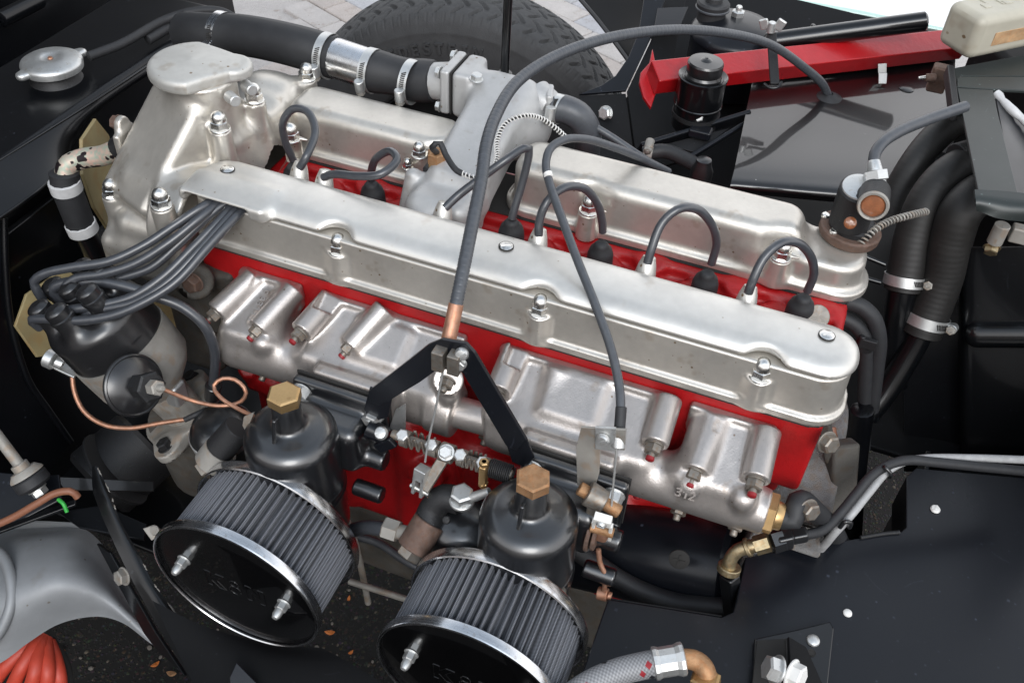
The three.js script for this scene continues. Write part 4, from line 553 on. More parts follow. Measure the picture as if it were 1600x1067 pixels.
{ const t = thing('throttle_linkage', 'grey steel throttle shaft with two spring couplings between the carburettors', 'linkage', [-0.02, 0.675, 0.245]);
  const A = [-0.0637,0.7075,0.243], B = [-0.0326,0.722,0.243], S0 = [-0.0534,0.718,0.243], S1 = [0.0736,0.7216,0.246];
  const at = q => mix(S0, S1, q);
  part('shaft', cyl(S0, S1, 0.0048, 0.0048), M.steel, t);
  const d = unit(subv(S1, S0)), F = frame(S0, d);
  for (const q of [0.12, 0.36, 0.60, 0.78]) { const c = at(q); const s = part('collar', cyl(add(c, d, -0.0045), add(c, d, 0.0045), 0.0085, 0.0085, 24), M.steel, t); fix('collar_screw', 'cbs', () => [place(hex(0.0105, 0.0052, 0.0008), [0, 0.003, 0]), lathe([[0, 0], [0.004, 0], [0.004, 0.004]], 14)], M.zinc, s, add(c, [0, 0.0075, 0.004]), [0, 0.85, 0.5], q * 5); }
  for (const [q0, q1] of [[0.14, 0.34], [0.62, 0.76]]) part('spring_coupling', [[0, 1], [0, -1]].map(([, s]) => { const P = []; for (let i = 0; i <= 7; i++) { const q = q0 + (q1 - q0) * i / 7, c = at(q); P.push(add(add(c, [0, 0.004 * s + ((i % 2) ? 0.0095 : -0.006), 0]), [0, 0, 0.008 * s])); } return tube(P, 0.0013, { rs: 7, type: 'centripetal', step: 0.0015 }); }), M.steel, t);
  const lc = at(0.47); const lv = part('lever', [cyl(add(lc, d, -0.007), add(lc, d, 0.007), 0.0095, 0.0095), beam(lc, [-0.0061,0.688,0.272], 0.006, 0.011, 0.0015, [1, 0, 0])], M.steel, t);
  fix('lever_bolt', 'hb', null, M.zinc, lv, add(lc, [0.002, 0.008, 0.006]), [0, 0.8, 0.6], 0.3, 0.9);
  part('return_spring', coil([at(0.83), at(1.0)], 0.0088, 0.0019, 0.0009, { rs: 6 }), M.worn, t);
  const cl = at(0.80); part('pinch_clamp', [place(rbox(0.007, 0.026, 0.010, 0.0015), add(cl, [0, 0, 0.009])), cyl(add(cl, [0, 0.018, 0.009]), add(cl, [0, -0.018, 0.009]), 0.003, 0.003), place(hex(0.0085, 0.005, 0.0006), add(cl, [0, 0.013, 0.009])), place(hex(0.0085, 0.005, 0.0006), add(cl, [0, -0.018, 0.009]))], M.brass, t);
  part('end_fork', [cyl([-0.0793,0.7156,0.243], [-0.0579,0.7112,0.243], 0.0105, 0.009), beam([-0.0662,0.6983,0.25], [-0.0479,0.7167,0.25], 0.006, 0.012, 0.002)], M.satin, t);
  fix('fork_screw', 'cscrew', null, M.zinc, t, [-0.059,0.7271,0.253], [0, 0.8, 0.6], 0.5, 1.3);
}
{ // plate hanging below the left flange, pinkish edge
  solo('heat_shield', [poly([[-0.0592,0.7295,0.222], [-0.0483,0.7417,0.222], [-0.0496,0.7032,0.222], [-0.0594,0.6888,0.222], [-0.0676,0.6989,0.222]], 0.002, 0.0006)], M.zinc, 'small pale metal tab hanging beside the left carburettor flange', 'tab');
  const t = thing('choke_bracket', 'pale metal bracket on the right carburettor flange gripping the thin cable end', 'bracket', [0.1436,0.7855,0.23]);
  const P = [[0.1296,0.8002,0.232], [0.1687,0.8148,0.232], [0.1711,0.7886,0.232], [0.1496,0.78,0.232], [0.1522,0.7467,0.232], [0.1507,0.727,0.232], [0.134,0.7184,0.232], [0.1276,0.7713,0.232]];
  part('plate', poly(P, 0.0025, 0.0006), M.dullalu, t);
  part('clamp_tab', poly([[0.1423,0.8082,0.234], [0.1601,0.8147,0.234], [0.1638,0.7855,0.234], [0.1454,0.7802,0.234]], 0.003, 0.0008), M.zinc, t);
  part('cable_trap', cyl([0.1653,0.7904,0.233], [0.1619,0.8045,0.222], 0.0062, 0.0062), M.zinc, t);
  fix('screw', 'cscrew', null, M.zinc, t, [0.1512,0.7983,0.2345], [0, 0, 1], 0.8, 1.2);
}
{ const t = thing('choke_linkage', 'worn brass and steel choke lever assembly hanging beside the right carburettor', 'linkage', [0.166,0.6983,0.25]);
  part('spindle', cyl([0.1387,0.7344,0.245], [0.1792,0.7191,0.245], 0.0065, 0.0065), M.bronze, t);
  part('boss', [cyl([0.1474,0.7338,0.247], [0.1646,0.7284,0.247], 0.012, 0.011), place(rbox(0.010, 0.03, 0.014, 0.002), [0.1556,0.7127,0.25])], M.steel, t);
  const c = [0.1692,0.7078,0.262], F = frame(c, [0.05, -0.35, 1]);
  const k = (a, b, w, h, dp) => basis(rbox(w, h, dp, 0.0008), add(add(c, F.x, a), F.y, b), F.x, F.y, F.z);
  const fk = part('fork', [k(-0.008, 0, 0.0032, 0.042, 0.005), k(0.008, 0, 0.0032, 0.042, 0.005), k(0, 0.020, 0.019, 0.0034, 0.005), k(0, 0.030, 0.016, 0.014, 0.008)], M.ptfe, t);
  part('trunnion', cyl(add(c, F.x, -0.011), add(c, F.x, 0.011), 0.005, 0.005), M.bronze, fk);
  part('trunnion_roll', place(rbox(0.012, 0.016, 0.01, 0.004), add(c, F.y, -0.014)), M.copper, fk);
  fix('fork_screw', 'cscrew', null, M.zinc, fk, add(add(c, F.y, 0.031), F.z, 0.004), [0, -0.3, 1], 0.2, 0.9);
  part('cam_plate', [place(lathe(discPr(0.022, 0.004, 0.0008), 32), [0.1558,0.6876,0.25], [1, 0, 0]), place(lathe(discPr(0.018, 0.004, 0.0008), 32), [0.1615,0.6882,0.252], [1, 0, 0])], M.rusty, t);
  part('pull_rod', tube([[0.1685,0.6711,0.258], [0.1734,0.6559,0.262], [0.181,0.6429,0.265], [0.1829,0.6237,0.268]], 0.0026), M.copper, t);
  part('rod_eye', [cyl([0.1773,0.6155,0.268], [0.1875,0.6174,0.268], 0.0065, 0.0065), cyl([0.1875,0.6174,0.268], [0.1914,0.6176,0.268], 0.004, 0.004)], M.copper, t);
}
// float chambers and fuel unions
{ const t = thing('float_chamber', 'black float chamber lid with a silver bolt and bent fuel inlet beside the right carburettor', 'float chamber', [0.0289,0.6588,0.27]);
  const c = [0.0303,0.644,0.262];
  part('chamber', place(lathe([[0, -0.07], [0.030, -0.07], [0.033, -0.06], [0.033, -0.008], [0.0355, -0.006], [0.0355, 0.002], [0.033, 0.006], [0.026, 0.012], [0.012, 0.016], [0, 0.0165]], 48, 0.8), c), M.carb, t);
  part('fuel_inlet', tube([[0.0266,0.6767,0.262], [0.0118,0.6755,0.264], [0.003,0.6621,0.272], [0.003,0.6541,0.284], [0.0039,0.6501,0.292]], t2 => 0.0135 + 0.001 * t2, { rs: 20 }), M.worn, t);
  const b = [0.0316,0.6833,0.266]; part('lid_bolt', [place(lathe(discPr(0.0125, 0.005, 0.001)), b, [0, 1, 0.1]), place(hex(0.0195, 0.011, 0.0014), add(b, [0, 0.005, 0]), [0, 1, 0.1], 0.2)], M.zinc, t);
  part('vent_pipe', cyl([0.0402,0.6929,0.266], [0.0579,0.7072,0.262], 0.005, 0.0045), M.zinc, t);
  const bp = [0.0006,0.6445,0.294]; const bj = part('banjo', [cyl(add(bp, [0.004, 0.012, -0.012]), add(bp, [-0.004, -0.008, 0.012]), 0.0165, 0.0165, 32)], M.rusty, t); part('banjo_bolt', place(hex(0.0225, 0.010, 0.0015), add(bp, [-0.004, -0.008, 0.012]), [-0.3, -0.6, 0.75], 0.1), M.steel, bj);
  part('union_nut', [place(hex(0.020, 0.016, 0.0014), [-0.0252,0.6362,0.293], unit([-1, 0.05, 0.05])), cyl([-0.012,0.6417,0.294], [-0.0266,0.6365,0.293], 0.0075, 0.0075)], M.dullalu, t);
  part('fuel_pipe', tube([[-0.0281,0.6345,0.293], [-0.0456,0.6262,0.29], [-0.068,0.6094,0.285], [-0.0992,0.5661,0.275], [-0.1293,0.4978,0.26]], 0.0075), M.cable, t);
  fix('lid_screw', 'cscrew', null, M.worn, t, [0.0262,0.6809,0.29], [0, 0.7, 0.7], 0.5, 0.8);
}
{ const t = thing('float_chamber', 'black domed float chamber with pale rim behind the left air filter', 'float chamber', [-0.2663,0.6348,0.25]);
  const c = [-0.2532,0.6441,0.255];
  part('chamber', place(lathe([[0, -0.07], [0.030, -0.07], [0.032, -0.06], [0.032, -0.01], [0.034, -0.008], [0.034, 0], [0.030, 0.010], [0.018, 0.017], [0, 0.019]], 48, 0.8), c, [-0.12, 1, 0.15]), M.carb, t);
  part('lid_rim', place(lathe([[0.0338, -0.008], [0.0352, -0.007], [0.0352, 0.001], [0.0338, 0.002]], 48, 0.4), c, [-0.12, 1, 0.15]), M.zinc, t);
  part('fuel_inlet', cyl([-0.2021,0.7034,0.285], [-0.2183,0.6786,0.3], 0.0145, 0.0155), M.worn, t);
  const b = [-0.2226,0.6687,0.302]; const bj = part('banjo', [cyl([-0.2188,0.6752,0.298], [-0.2279,0.6596,0.308], 0.0175, 0.0175, 32)], M.dullalu, t);
  part('banjo_bolt', place(hex(0.0215, 0.011, 0.0015), [-0.2279,0.6596,0.308], [-0.5, -0.5, 0.5], 0.2), M.steel, bj);
  part('overflow_tab', poly([[-0.1885,0.7299,0.29], [-0.1751,0.7424,0.29], [-0.1896,0.7068,0.29], [-0.1923,0.716,0.29]], 0.002, 0.0005), M.dullalu, t);
}
// ---------- distributor, vacuum unit, bundle of leads ----------
{ const top = [-0.3883,0.7381,0.2427], bot = [-0.3319,0.6089,0.2228], ax = unit(subv(top, bot)), F = frame(top, ax), R = 0.053;
  const t = thing('distributor', 'black capped distributor with grey body tilted out below the silver timing housing', 'distributor', top);
  const at = (h, a = 0, r = 0) => add(add(add(top, ax, h), F.x, r * Math.cos(a)), F.y, r * Math.sin(a));
  part('body', place(lathe([[0, -0.15], [0.022, -0.15], [0.024, -0.105], [0.034, -0.095], [0.046, -0.083], [0.0535, -0.070], [0.0545, -0.04], [0.0545, -0.026], [0, -0.026]], 64, 0.7), top, ax), M.dullalu, t);
  const prof = (x, y, z) => { const px = x - top[0], py = y - top[1], pz = z - top[2]; const h = px * ax[0] + py * ax[1] + pz * ax[2], u = px * F.x[0] + py * F.x[1] + pz * F.x[2], v = px * F.y[0] + py * F.y[1] + pz * F.y[2], q = Math.hypot(u, v), a = Math.atan2(v, u);
    const sk = Math.hypot(Math.max(q - R + 0.01, 0), Math.max(Math.abs(h + 0.015) - 0.022, 0)) + Math.min(Math.max(q - R + 0.01, Math.abs(h + 0.015) - 0.022), 0) - 0.010;
    let d = smax(sk, -(h + 0.036 + 0.004 * Math.cos(a * 2)), 0.003);
    d = smin(d, Math.hypot(Math.max(q - 0.030, 0), Math.max(h - 0.012, -0.02)) - 0.012, 0.016);
    const k = Math.round(a / (PI / 3)); const ca = k * PI / 3; const tu = u - 0.035 * Math.cos(ca), tv = v - 0.035 * Math.sin(ca); d = smin(d, Math.max(Math.hypot(tu, tv) - 0.0115, Math.abs(h - 0.018) - 0.024), 0.010);
    d = smin(d, Math.max(q - 0.0115, Math.abs(h - 0.02) - 0.026), 0.01); return d; };
  const cap = part('cap', nets(prof, add(top, [-0.09, -0.09, -0.09]), add(top, [0.09, 0.09, 0.09]), 0.0026), M.bake, t);
  for (let i = 0; i < 7; i++) { const a = i * PI / 3, r = i < 6 ? 0.035 : 0, p = at(0.040, a, r); part('terminal_nut', place(lathe([[0, 0], [0.0125, 0], [0.0128, 0.003], [0.0115, 0.004], [0.0118, 0.012], [0.0105, 0.014], [0.006, 0.0165], [0, 0.0165]], 20, 0.5), p, ax), M.bake, cap); }
  const cs = [-0.4478,0.6874,0.2704], ce = [-0.421,0.6736,0.2679]; part('cap_clip', [cyl(cs, add(cs, F.x, 0.001), 0.001, 0.001), cyl([-0.4453,0.6955,0.2759], [-0.4359,0.6929,0.2753], 0.0105, 0.0105), cyl([-0.4352,0.693,0.2751], [-0.4278,0.689,0.2737], 0.0065, 0.0065), beam([-0.4395,0.6828,0.2722], [-0.4161,0.6764,0.2708], 0.012, 0.003, 0.001)], M.zinc, t);
  part('cap_clip', beam([-0.362,0.713,0.2446], [-0.3731,0.6816,0.2436], 0.003, 0.014, 0.001), M.zinc, t);
  // vacuum advance capsule
  const vc = [-0.3161,0.7213,0.2908], vd = unit(subv([-0.2694,0.7456,0.3001], vc));
  const vt = part('vacuum_capsule', place(lathe([[0, -0.020], [0.016, -0.02], [0.026, -0.010], [0.0300, -0.004], [0.0315, -0.003], [0.0315, 0.001], [0.0300, 0.002], [0.0285, 0.0008], [0.024, 0.004], [0.013, 0.009], [0, 0.0095]], 56, 0.5), vc, vd), M.bake, t); part('capsule_rim', place(lathe([[0.0309, -0.003], [0.0319, -0.002], [0.0319, 0.0002], [0.0309, 0.0014]], 56, 0.4), vc, vd), M.worn, vt);
  part('capsule_hex', [place(hex(0.0225, 0.014, 0.0015), add(vc, vd, 0.010), vd, 0.3), place(hex(0.0275, 0.010, 0.0015), add(vc, vd, 0.024), vd, 0.5)], M.worn, vt);
  part('pipe_nut', [place(hex(0.014, 0.012, 0.001), add(vc, vd, 0.034), vd), cyl(add(vc, vd, 0.045), add(vc, vd, 0.054), 0.004, 0.003)], M.dullalu, vt);
  // mounting flange
  const fc = [-0.3356,0.597,0.2213]; const Ff = frame(fc, ax);
  part('mounting_flange', nets((x, y, z) => { const a = add(fc, Ff.x, 0.052), b = add(fc, Ff.x, -0.052); return smin(sCyl(x, y, z, add(fc, ax, -0.005), add(fc, ax, 0.006), 0.045, 0.002), smin(sCyl(x, y, z, add(a, ax, -0.005), add(a, ax, 0.006), 0.016, 0.002), sCyl(x, y, z, add(b, ax, -0.005), add(b, ax, 0.006), 0.016, 0.002), 0.004), 0.02); }, add(fc, [-0.09, -0.09, -0.09]), add(fc, [0.09, 0.09, 0.09]), 0.003), M.dullalu, t);
  for (const s of [-1, 1]) fix('flange_nut', 'hb', null, M.worn, t, add(add(fc, Ff.x, 0.052 * s), ax, 0.006), ax, 0, 1.1);
  part('clamp_block', place(rbox(0.02, 0.03, 0.02, 0.004), [-0.3246,0.6529,0.2342]), M.zinc, t);
  // bundle of leads
  const lead = (label, pts) => { const q = thing('distributor_lead', label, 'ignition lead', pts[0], 'leads from the distributor'); part('lead', tube(pts, 0.0047, { rs: 14 }), M.lead, q); };
  const mouth = [[-0.2965,0.8472,0.1231], [-0.2895,0.8471,0.1223], [-0.2823,0.8472,0.1227], [-0.2757,0.8467,0.1238], [-0.2696,0.8463,0.1252], [-0.3028,0.8461,0.122]];
  const tp = i => at(0.052, i * PI / 3, i < 6 ? 0.035 : 0);
  lead('uppermost lead of the bundle, curling over the far side of the distributor cap', [[-0.4418,0.7633,0.2574], [-0.4438,0.7773,0.2585], [-0.4449,0.7862,0.2572], [-0.4339,0.7956,0.2513], [-0.4085,0.8034,0.2391], [-0.3745,0.8098,0.2211], [-0.3481,0.8211,0.1963], [-0.3271,0.8347,0.168], [-0.3092,0.8461,0.1432], mouth[5], [-0.2845,0.8512,0.1077]]);
  lead('second lead of the bundle, lying just under the uppermost one', [[-0.4082,0.7601,0.2491], [-0.4152,0.7807,0.2497], [-0.4063,0.7912,0.2419], [-0.3795,0.7976,0.2292], [-0.3524,0.8065,0.211], [-0.3262,0.8233,0.1837], [-0.3063,0.8403,0.1525], mouth[0], [-0.2781,0.8517,0.1079]]);
  lead('third lead of the bundle, passing behind the lower leads halfway along', [[-0.3873,0.7585,0.2291], [-0.3874,0.7737,0.2283], [-0.3706,0.7867,0.2198], [-0.3424,0.7979,0.2017], [-0.3221,0.8171,0.1754], [-0.3037,0.8369,0.1462], mouth[1], [-0.2726,0.8526,0.1081]]);
  lead('fourth lead of the bundle, above the two lowest leads', [[-0.409,0.7524,0.2762], [-0.413,0.7683,0.2761], [-0.3997,0.7749,0.2708], [-0.3699,0.781,0.2575], [-0.3398,0.789,0.2391], [-0.3171,0.8039,0.2135], [-0.3005,0.8229,0.1827], [-0.2864,0.8406,0.1484], mouth[2], [-0.2669,0.8531,0.1086]]);
  lead('fifth lead of the bundle, second from the bottom edge of it', [[-0.3805,0.748,0.2667], [-0.3815,0.7685,0.2653], [-0.3629,0.7785,0.2576], [-0.3336,0.7875,0.2429], [-0.3091,0.803,0.2174], [-0.2916,0.8239,0.1845], [-0.28,0.8412,0.1499], mouth[3], [-0.2618,0.8535,0.1094]]);
  lead('lowest lead of the bundle, sweeping round the near side of the distributor cap', [[-0.4292,0.7494,0.2818], [-0.4307,0.7637,0.2868], [-0.4155,0.77,0.2855], [-0.3783,0.7751,0.278], [-0.3455,0.7824,0.2638], [-0.3199,0.7934,0.244], [-0.298,0.8074,0.218], [-0.2823,0.8295,0.1801], [-0.2724,0.8434,0.1495], mouth[4], [-0.2578,0.8534,0.111]]);
  { const q = thing('coil_lead', 'single lead leaving the bundle and dropping to the right towards the carburettors', 'ignition lead', [-0.2938,0.7681,0.2096]); part('lead', tube([[-0.4272,0.7598,0.2486], [-0.4316,0.7747,0.2496], [-0.419,0.7833,0.244], [-0.3932,0.7875,0.2354], [-0.3607,0.7875,0.2273], [-0.3289,0.7802,0.221], [-0.3029,0.7677,0.2131], [-0.2831,0.7485,0.2111], [-0.2767,0.7172,0.2114], [-0.2835,0.6733,0.2142], [-0.2903,0.6433,0.2177]], 0.0055), M.lead, q); part('boot', cyl([-0.2843,0.6636,0.217], [-0.2899,0.6423,0.2186], 0.009, 0.008), M.bake, q); }
  solo('vacuum_pipe', tube([add(vc, vd, 0.05), [-0.2511,0.7219,0.2857], [-0.2232,0.7196,0.2786], [-0.209,0.7195,0.2666], [-0.2041,0.7308,0.2608], [-0.2168,0.7385,0.2572], [-0.2307,0.7388,0.2617], [-0.2356,0.7329,0.2693], [-0.2228,0.7288,0.2764], [-0.2029,0.7261,0.2798], [-0.1816,0.729,0.2842]], 0.0021, { rs: 10 }), M.copper, 'thin copper vacuum pipe with a single loop between distributor and left carburettor', 'pipe');
  { const q = thing('low_tension_wire', 'thin brown and white wire drooping in a loop below the distributor', 'wire', [-0.3495,0.6393,0.2856]); part('wire', tube([[-0.4214,0.6766,0.2723], [-0.4145,0.6639,0.2829], [-0.3987,0.6485,0.2931], [-0.3754,0.6391,0.2947], [-0.3487,0.6374,0.2874], [-0.3183,0.6429,0.2715], [-0.2939,0.6471,0.2589]], 0.0026), M.copper, q); part('sleeve', tube([[-0.295,0.6466,0.2598], [-0.2857,0.6511,0.2521], [-0.2814,0.648,0.2392]], 0.0032), M.rubber, q); }
}
{ // bracketry and covers behind the distributor
  solo('lower_timing_cover', nets((x, y, z) => { let d = sBox(x, y, z, [-0.375, 0.66, 0.07], [0.03, 0.09, 0.065], 0.015); d = smin(d, sCyl(x, y, z, [-0.3412,0.7396,0.15], [-0.3221,0.7579,0.165], 0.02, 0.004), 0.02); d = smin(d, sCyl(x, y, z, [-0.43, 0.7, 0.11], [-0.34, 0.705, 0.11], 0.022, 0.005), 0.015); d = smin(d, sBox(x, y, z, [-0.33, 0.70, 0.125], [0.03, 0.05, 0.012], 0.006), 0.014); return d; }, [-0.46, 0.55, -0.02], [-0.28, 0.77, 0.18], 0.004), M.grimy, 'dull grey lower timing casting with a bolt, half hidden under the bundle of leads', 'engine casting');
  solo('casting_bolt', [place(hexBolt(1.3), [-0.3219,0.7603,0.168], [0, 0.1, 1])], M.rusty, 'brownish bolt head on the dull casting beneath the bundle of leads', 'bolt');
  solo('distributor_pedestal', [cyl([-0.3351,0.596,0.2223], [-0.3388,0.4809,0.1937], 0.04, 0.05), place(rbox(0.08, 0.05, 0.06, 0.012), [-0.3214,0.5183,0.2084])], M.grimy, 'grubby grey pedestal casting under the distributor flange', 'engine casting');
  solo('dynamo', [cyl([-0.5231,0.3692,0.223], [-0.4923,0.3925,0.1451], 0.055, 0.055, 40, 0.006), cyl([-0.495,0.402,0.2095], [-0.4925,0.4041,0.2066], 0.058, 0.058)], M.worn, 'dusty dark cylinder low down behind the grey headlamp bowl', 'dynamo');
}

function patch(rails, th, nu = 40, nv = 16) { // smooth sheet through rows of points, with thickness
  const rc = rails.map(r => new THREE.CatmullRomCurve3(r.map(V), false, 'centripetal')); const rows = []; 
  for (let i = 0; i <= nu; i++) { const c = new THREE.CatmullRomCurve3(rc.map(q => q.getPoint(i / nu)), false, 'centripetal'); const row = []; for (let j = 0; j <= nv; j++) row.push(c.getPoint(j / nv)); rows.push(row); }
  const pos = [], idx = [], N = (nu + 1) * (nv + 1); rows.forEach(r => r.forEach(p => pos.push(p.x, p.y, p.z)));
  const g0 = new THREE.BufferGeometry(); for (let i = 0; i < nu; i++) for (let j = 0; j < nv; j++) { const a = i * (nv + 1) + j, b = a + nv + 1; idx.push(a, b, a + 1, b, b + 1, a + 1); }
  g0.setAttribute('position', new THREE.Float32BufferAttribute(pos, 3)); g0.setIndex(idx); g0.computeVertexNormals(); const n = g0.attributes.normal, P2 = [];
  for (let i = 0; i < N; i++) P2.push(pos[i * 3] - n.getX(i) * th, pos[i * 3 + 1] - n.getY(i) * th, pos[i * 3 + 2] - n.getZ(i) * th);
  const g1 = new THREE.BufferGeometry(); g1.setAttribute('position', new THREE.Float32BufferAttribute(P2, 3)); const i2 = []; for (let i = 0; i < idx.length; i += 3) i2.push(idx[i], idx[i + 2], idx[i + 1]); g1.setIndex(i2); g1.computeVertexNormals();
  const ep = [], ring = []; for (let i = 0; i <= nu; i++) ring.push(i * (nv + 1)); for (let j = 1; j <= nv; j++) ring.push(nu * (nv + 1) + j); for (let i = nu - 1; i >= 0; i--) ring.push(i * (nv + 1) + nv); for (let j = nv - 1; j >= 0; j--) ring.push(j);
  for (let k = 0; k < ring.length - 1; k++) { const a = ring[k] * 3, b = ring[k + 1] * 3; const A = [pos[a], pos[a + 1], pos[a + 2]], B = [pos[b], pos[b + 1], pos[b + 2]], C = [P2[a], P2[a + 1], P2[a + 2]], D = [P2[b], P2[b + 1], P2[b + 2]]; ep.push(...A, ...B, ...C, ...B, ...D, ...C); }
  const g2 = new THREE.BufferGeometry(); g2.setAttribute('position', new THREE.Float32BufferAttribute(ep, 3)); g2.computeVertexNormals();
  return [g0, g1, g2]; }

// ---------- radiator, fan, bonnet ----------
{ const t = thing('radiator', 'black radiator header tank at the left with its filler neck', 'radiator', [-0.72, 0.1, 0.0]);
  part('header_tank', [place(rbox(0.17, 0.16, 0.95, 0.012), [-0.724, 0.695, 0.1])], M.black, t);
  part('core', place(rbox(0.08, 0.52, 0.9, 0.004), [-0.70, 0.35, 0.1]), M.gasket, t);
  part('top_flange', [patch([[[-0.6403,0.779,0.1203], [-0.6284,0.779,-0.0675], [-0.6203,0.779,-0.3135]], [[-0.6204,0.772,0.1451], [-0.626,0.772,-0.0643], [-0.6177,0.772,-0.2945]], [[-0.5875,0.757,0.1875], [-0.5897,0.755,0.0765], [-0.6237,0.752,-0.0046], [-0.6585,0.752,-0.1016], [-0.6541,0.752,-0.2079], [-0.6503,0.752,-0.3007]]], 0.003, 40, 12)], M.black, t);
  part('folded_edge', tube([[-0.5867,0.757,0.1884], [-0.5897,0.755,0.0765], [-0.6237,0.752,-0.0046], [-0.6585,0.752,-0.1016], [-0.6541,0.752,-0.2079]], 0.0026, { rs: 8 }), M.gloss, t);
  part('seam', tube([[-0.6383,0.7805,0.1218], [-0.6264,0.7805,-0.0656], [-0.6208,0.7805,-0.2825]], 0.002, { rs: 8 }), M.gloss, t);
  const c = [-0.7144,0.797,-0.0933]; part('filler_neck', place(lathe([[0.0, -0.024], [0.036, -0.024], [0.032, -0.020], [0.029, -0.012], [0.033, -0.009], [0.033, -0.006], [0, -0.006]], 40, 0.6), c), M.worn, t);
  const k = part('filler_cap', place(lathe([[0, 0.0075], [0.005, 0.0062], [0.011, 0.0088], [0.014, 0.010], [0.020, 0.0095], [0.034, 0.0065], [0.0385, 0.004], [0.0395, 0.001], [0.0385, -0.006], [0.037, -0.0065], [0.0365, 0]], 56, 0.8), c), M.zinc, t, 'tarnished silver two-eared pressure cap');
  const e = unit(subv([-0.6987,0.797,-0.1447], [-0.7274,0.797,-0.049])); for (const s of [-1, 1]) { const q = add(c, e, 0.0425 * s); part('ear', nets((x, y, z) => { let d = sCap(x, y, z, add(c, e, 0.034 * s), add(q, [0, -0.001, 0]), 0.0105, 0.0085); return smax(d, Math.abs(y - q[1] + 0.001) - 0.0052, 0.004); }, add(q, [-0.025, -0.014, -0.025]), add(q, [0.025, 0.014, 0.025]), 0.002), M.zinc, k); }
  part('rivet', place(lathe([[0, 0.0068], [0.0035, 0.0072], [0.0028, 0.009], [0, 0.0095]], 16), c), M.copper, k);
  solo('overflow_tube', tube([[-0.6801,0.8,-0.1253], [-0.6643,0.8,-0.1737], [-0.6562,0.8,-0.2552], [-0.6302,0.805,-0.2882], [-0.6011,0.8,-0.3151], [-0.5697,0.78,-0.3275]], 0.0062), M.rubber, 'thin black overflow tube running from the radiator cap along the tank', 'tube');
  solo('wiring_loom', tube([[-0.6576,0.788,-0.2164], [-0.6458,0.79,-0.2749], [-0.615,0.79,-0.3088], [-0.5719,0.785,-0.3239]], 0.007), M.rubber, 'taped black wiring loom beside the overflow tube behind the radiator', 'wiring');
}
{ const c = [-0.585, 0.592, 0.0], t = thing('cooling_fan', 'beige metal cooling fan partly hidden between radiator and timing housing', 'fan', c);
  part('hub', cyl([-0.60, 0.592, 0.0], [-0.46, 0.592, 0.0], 0.05, 0.05), M.worn, t);
  for (let k = 0; k < 4; k++) { const a = 0.03 + k * PI * 0.5; const s = new THREE.Shape([[-0.022, 0.04], [-0.045, 0.11], [-0.045, 0.16], [-0.02, 0.193], [0.028, 0.191], [0.048, 0.155], [0.04, 0.09], [0.02, 0.04]].map(p => new THREE.Vector2(...p))); const g = new THREE.ExtrudeGeometry(s, { depth: 0.003, bevelEnabled: true, bevelSize: 0.0008, bevelThickness: 0.0008, bevelSegments: 1 }); g.rotateY(PI / 2 + 0.35); g.rotateX(a); part('blade', g.translate(...c), M.fan, t); }
}
solo('fan_cowl', [tube([[-0.61,0.7338,0.1372], [-0.605,0.6787,0.165], [-0.6,0.6177,0.1889], [-0.59,0.5373,0.2062], [-0.585,0.4734,0.2003], [-0.58,0.4019,0.1918]], 0.004, { rs: 8 }), patch([[[-0.615,0.7605,0.1659], [-0.605,0.6338,0.2347], [-0.6,0.5328,0.2653], [-0.59,0.3728,0.2549]], [[-0.612,0.7322,0.1357], [-0.603,0.6329,0.1832], [-0.592,0.5352,0.2049], [-0.582,0.3994,0.1904]]], 0.003, 20, 6)], M.black, 'black curved edge of the fan cowl at the far left of the bay', 'cowl');
struct('dark_bay_backing', [place(rbox(0.5, 0.01, 0.5, 0.003), [-0.66, 0.30, 0.0]), place(rbox(0.01, 0.5, 0.6, 0.003), [-0.63, 0.45, 0.1])], M.gloss);  // black backing sheets hiding the ground, placed to keep the deep bay dark
{ const t = thing('bonnet', 'raised black underside of the forward-hinged bonnet filling the top left corner', 'bonnet', [-0.95, 0.6, -0.1]);
  part('inner_skin', patch([[[-0.93, 0.0, -0.80], [-0.92, 0.0, 0.1], [-0.93, 0.0, 0.9]], [[-0.95, 0.8, -0.78], [-0.92, 0.8, 0.1], [-0.95, 0.8, 0.9]], [[-1.10, 1.95, -0.72], [-1.06, 1.95, 0.1], [-1.10, 1.95, 0.9]]], 0.004, 20, 12), M.black, t);
  part('stiffener', [tube([[-0.89,0.7802,-0.188], [-0.89,0.7774,-0.2658]], 0.012), beam([-0.86,0.6926,-0.2513], [-0.88,0.7183,-0.4172], 0.02, 0.02, 0.004)], M.black, t);
}
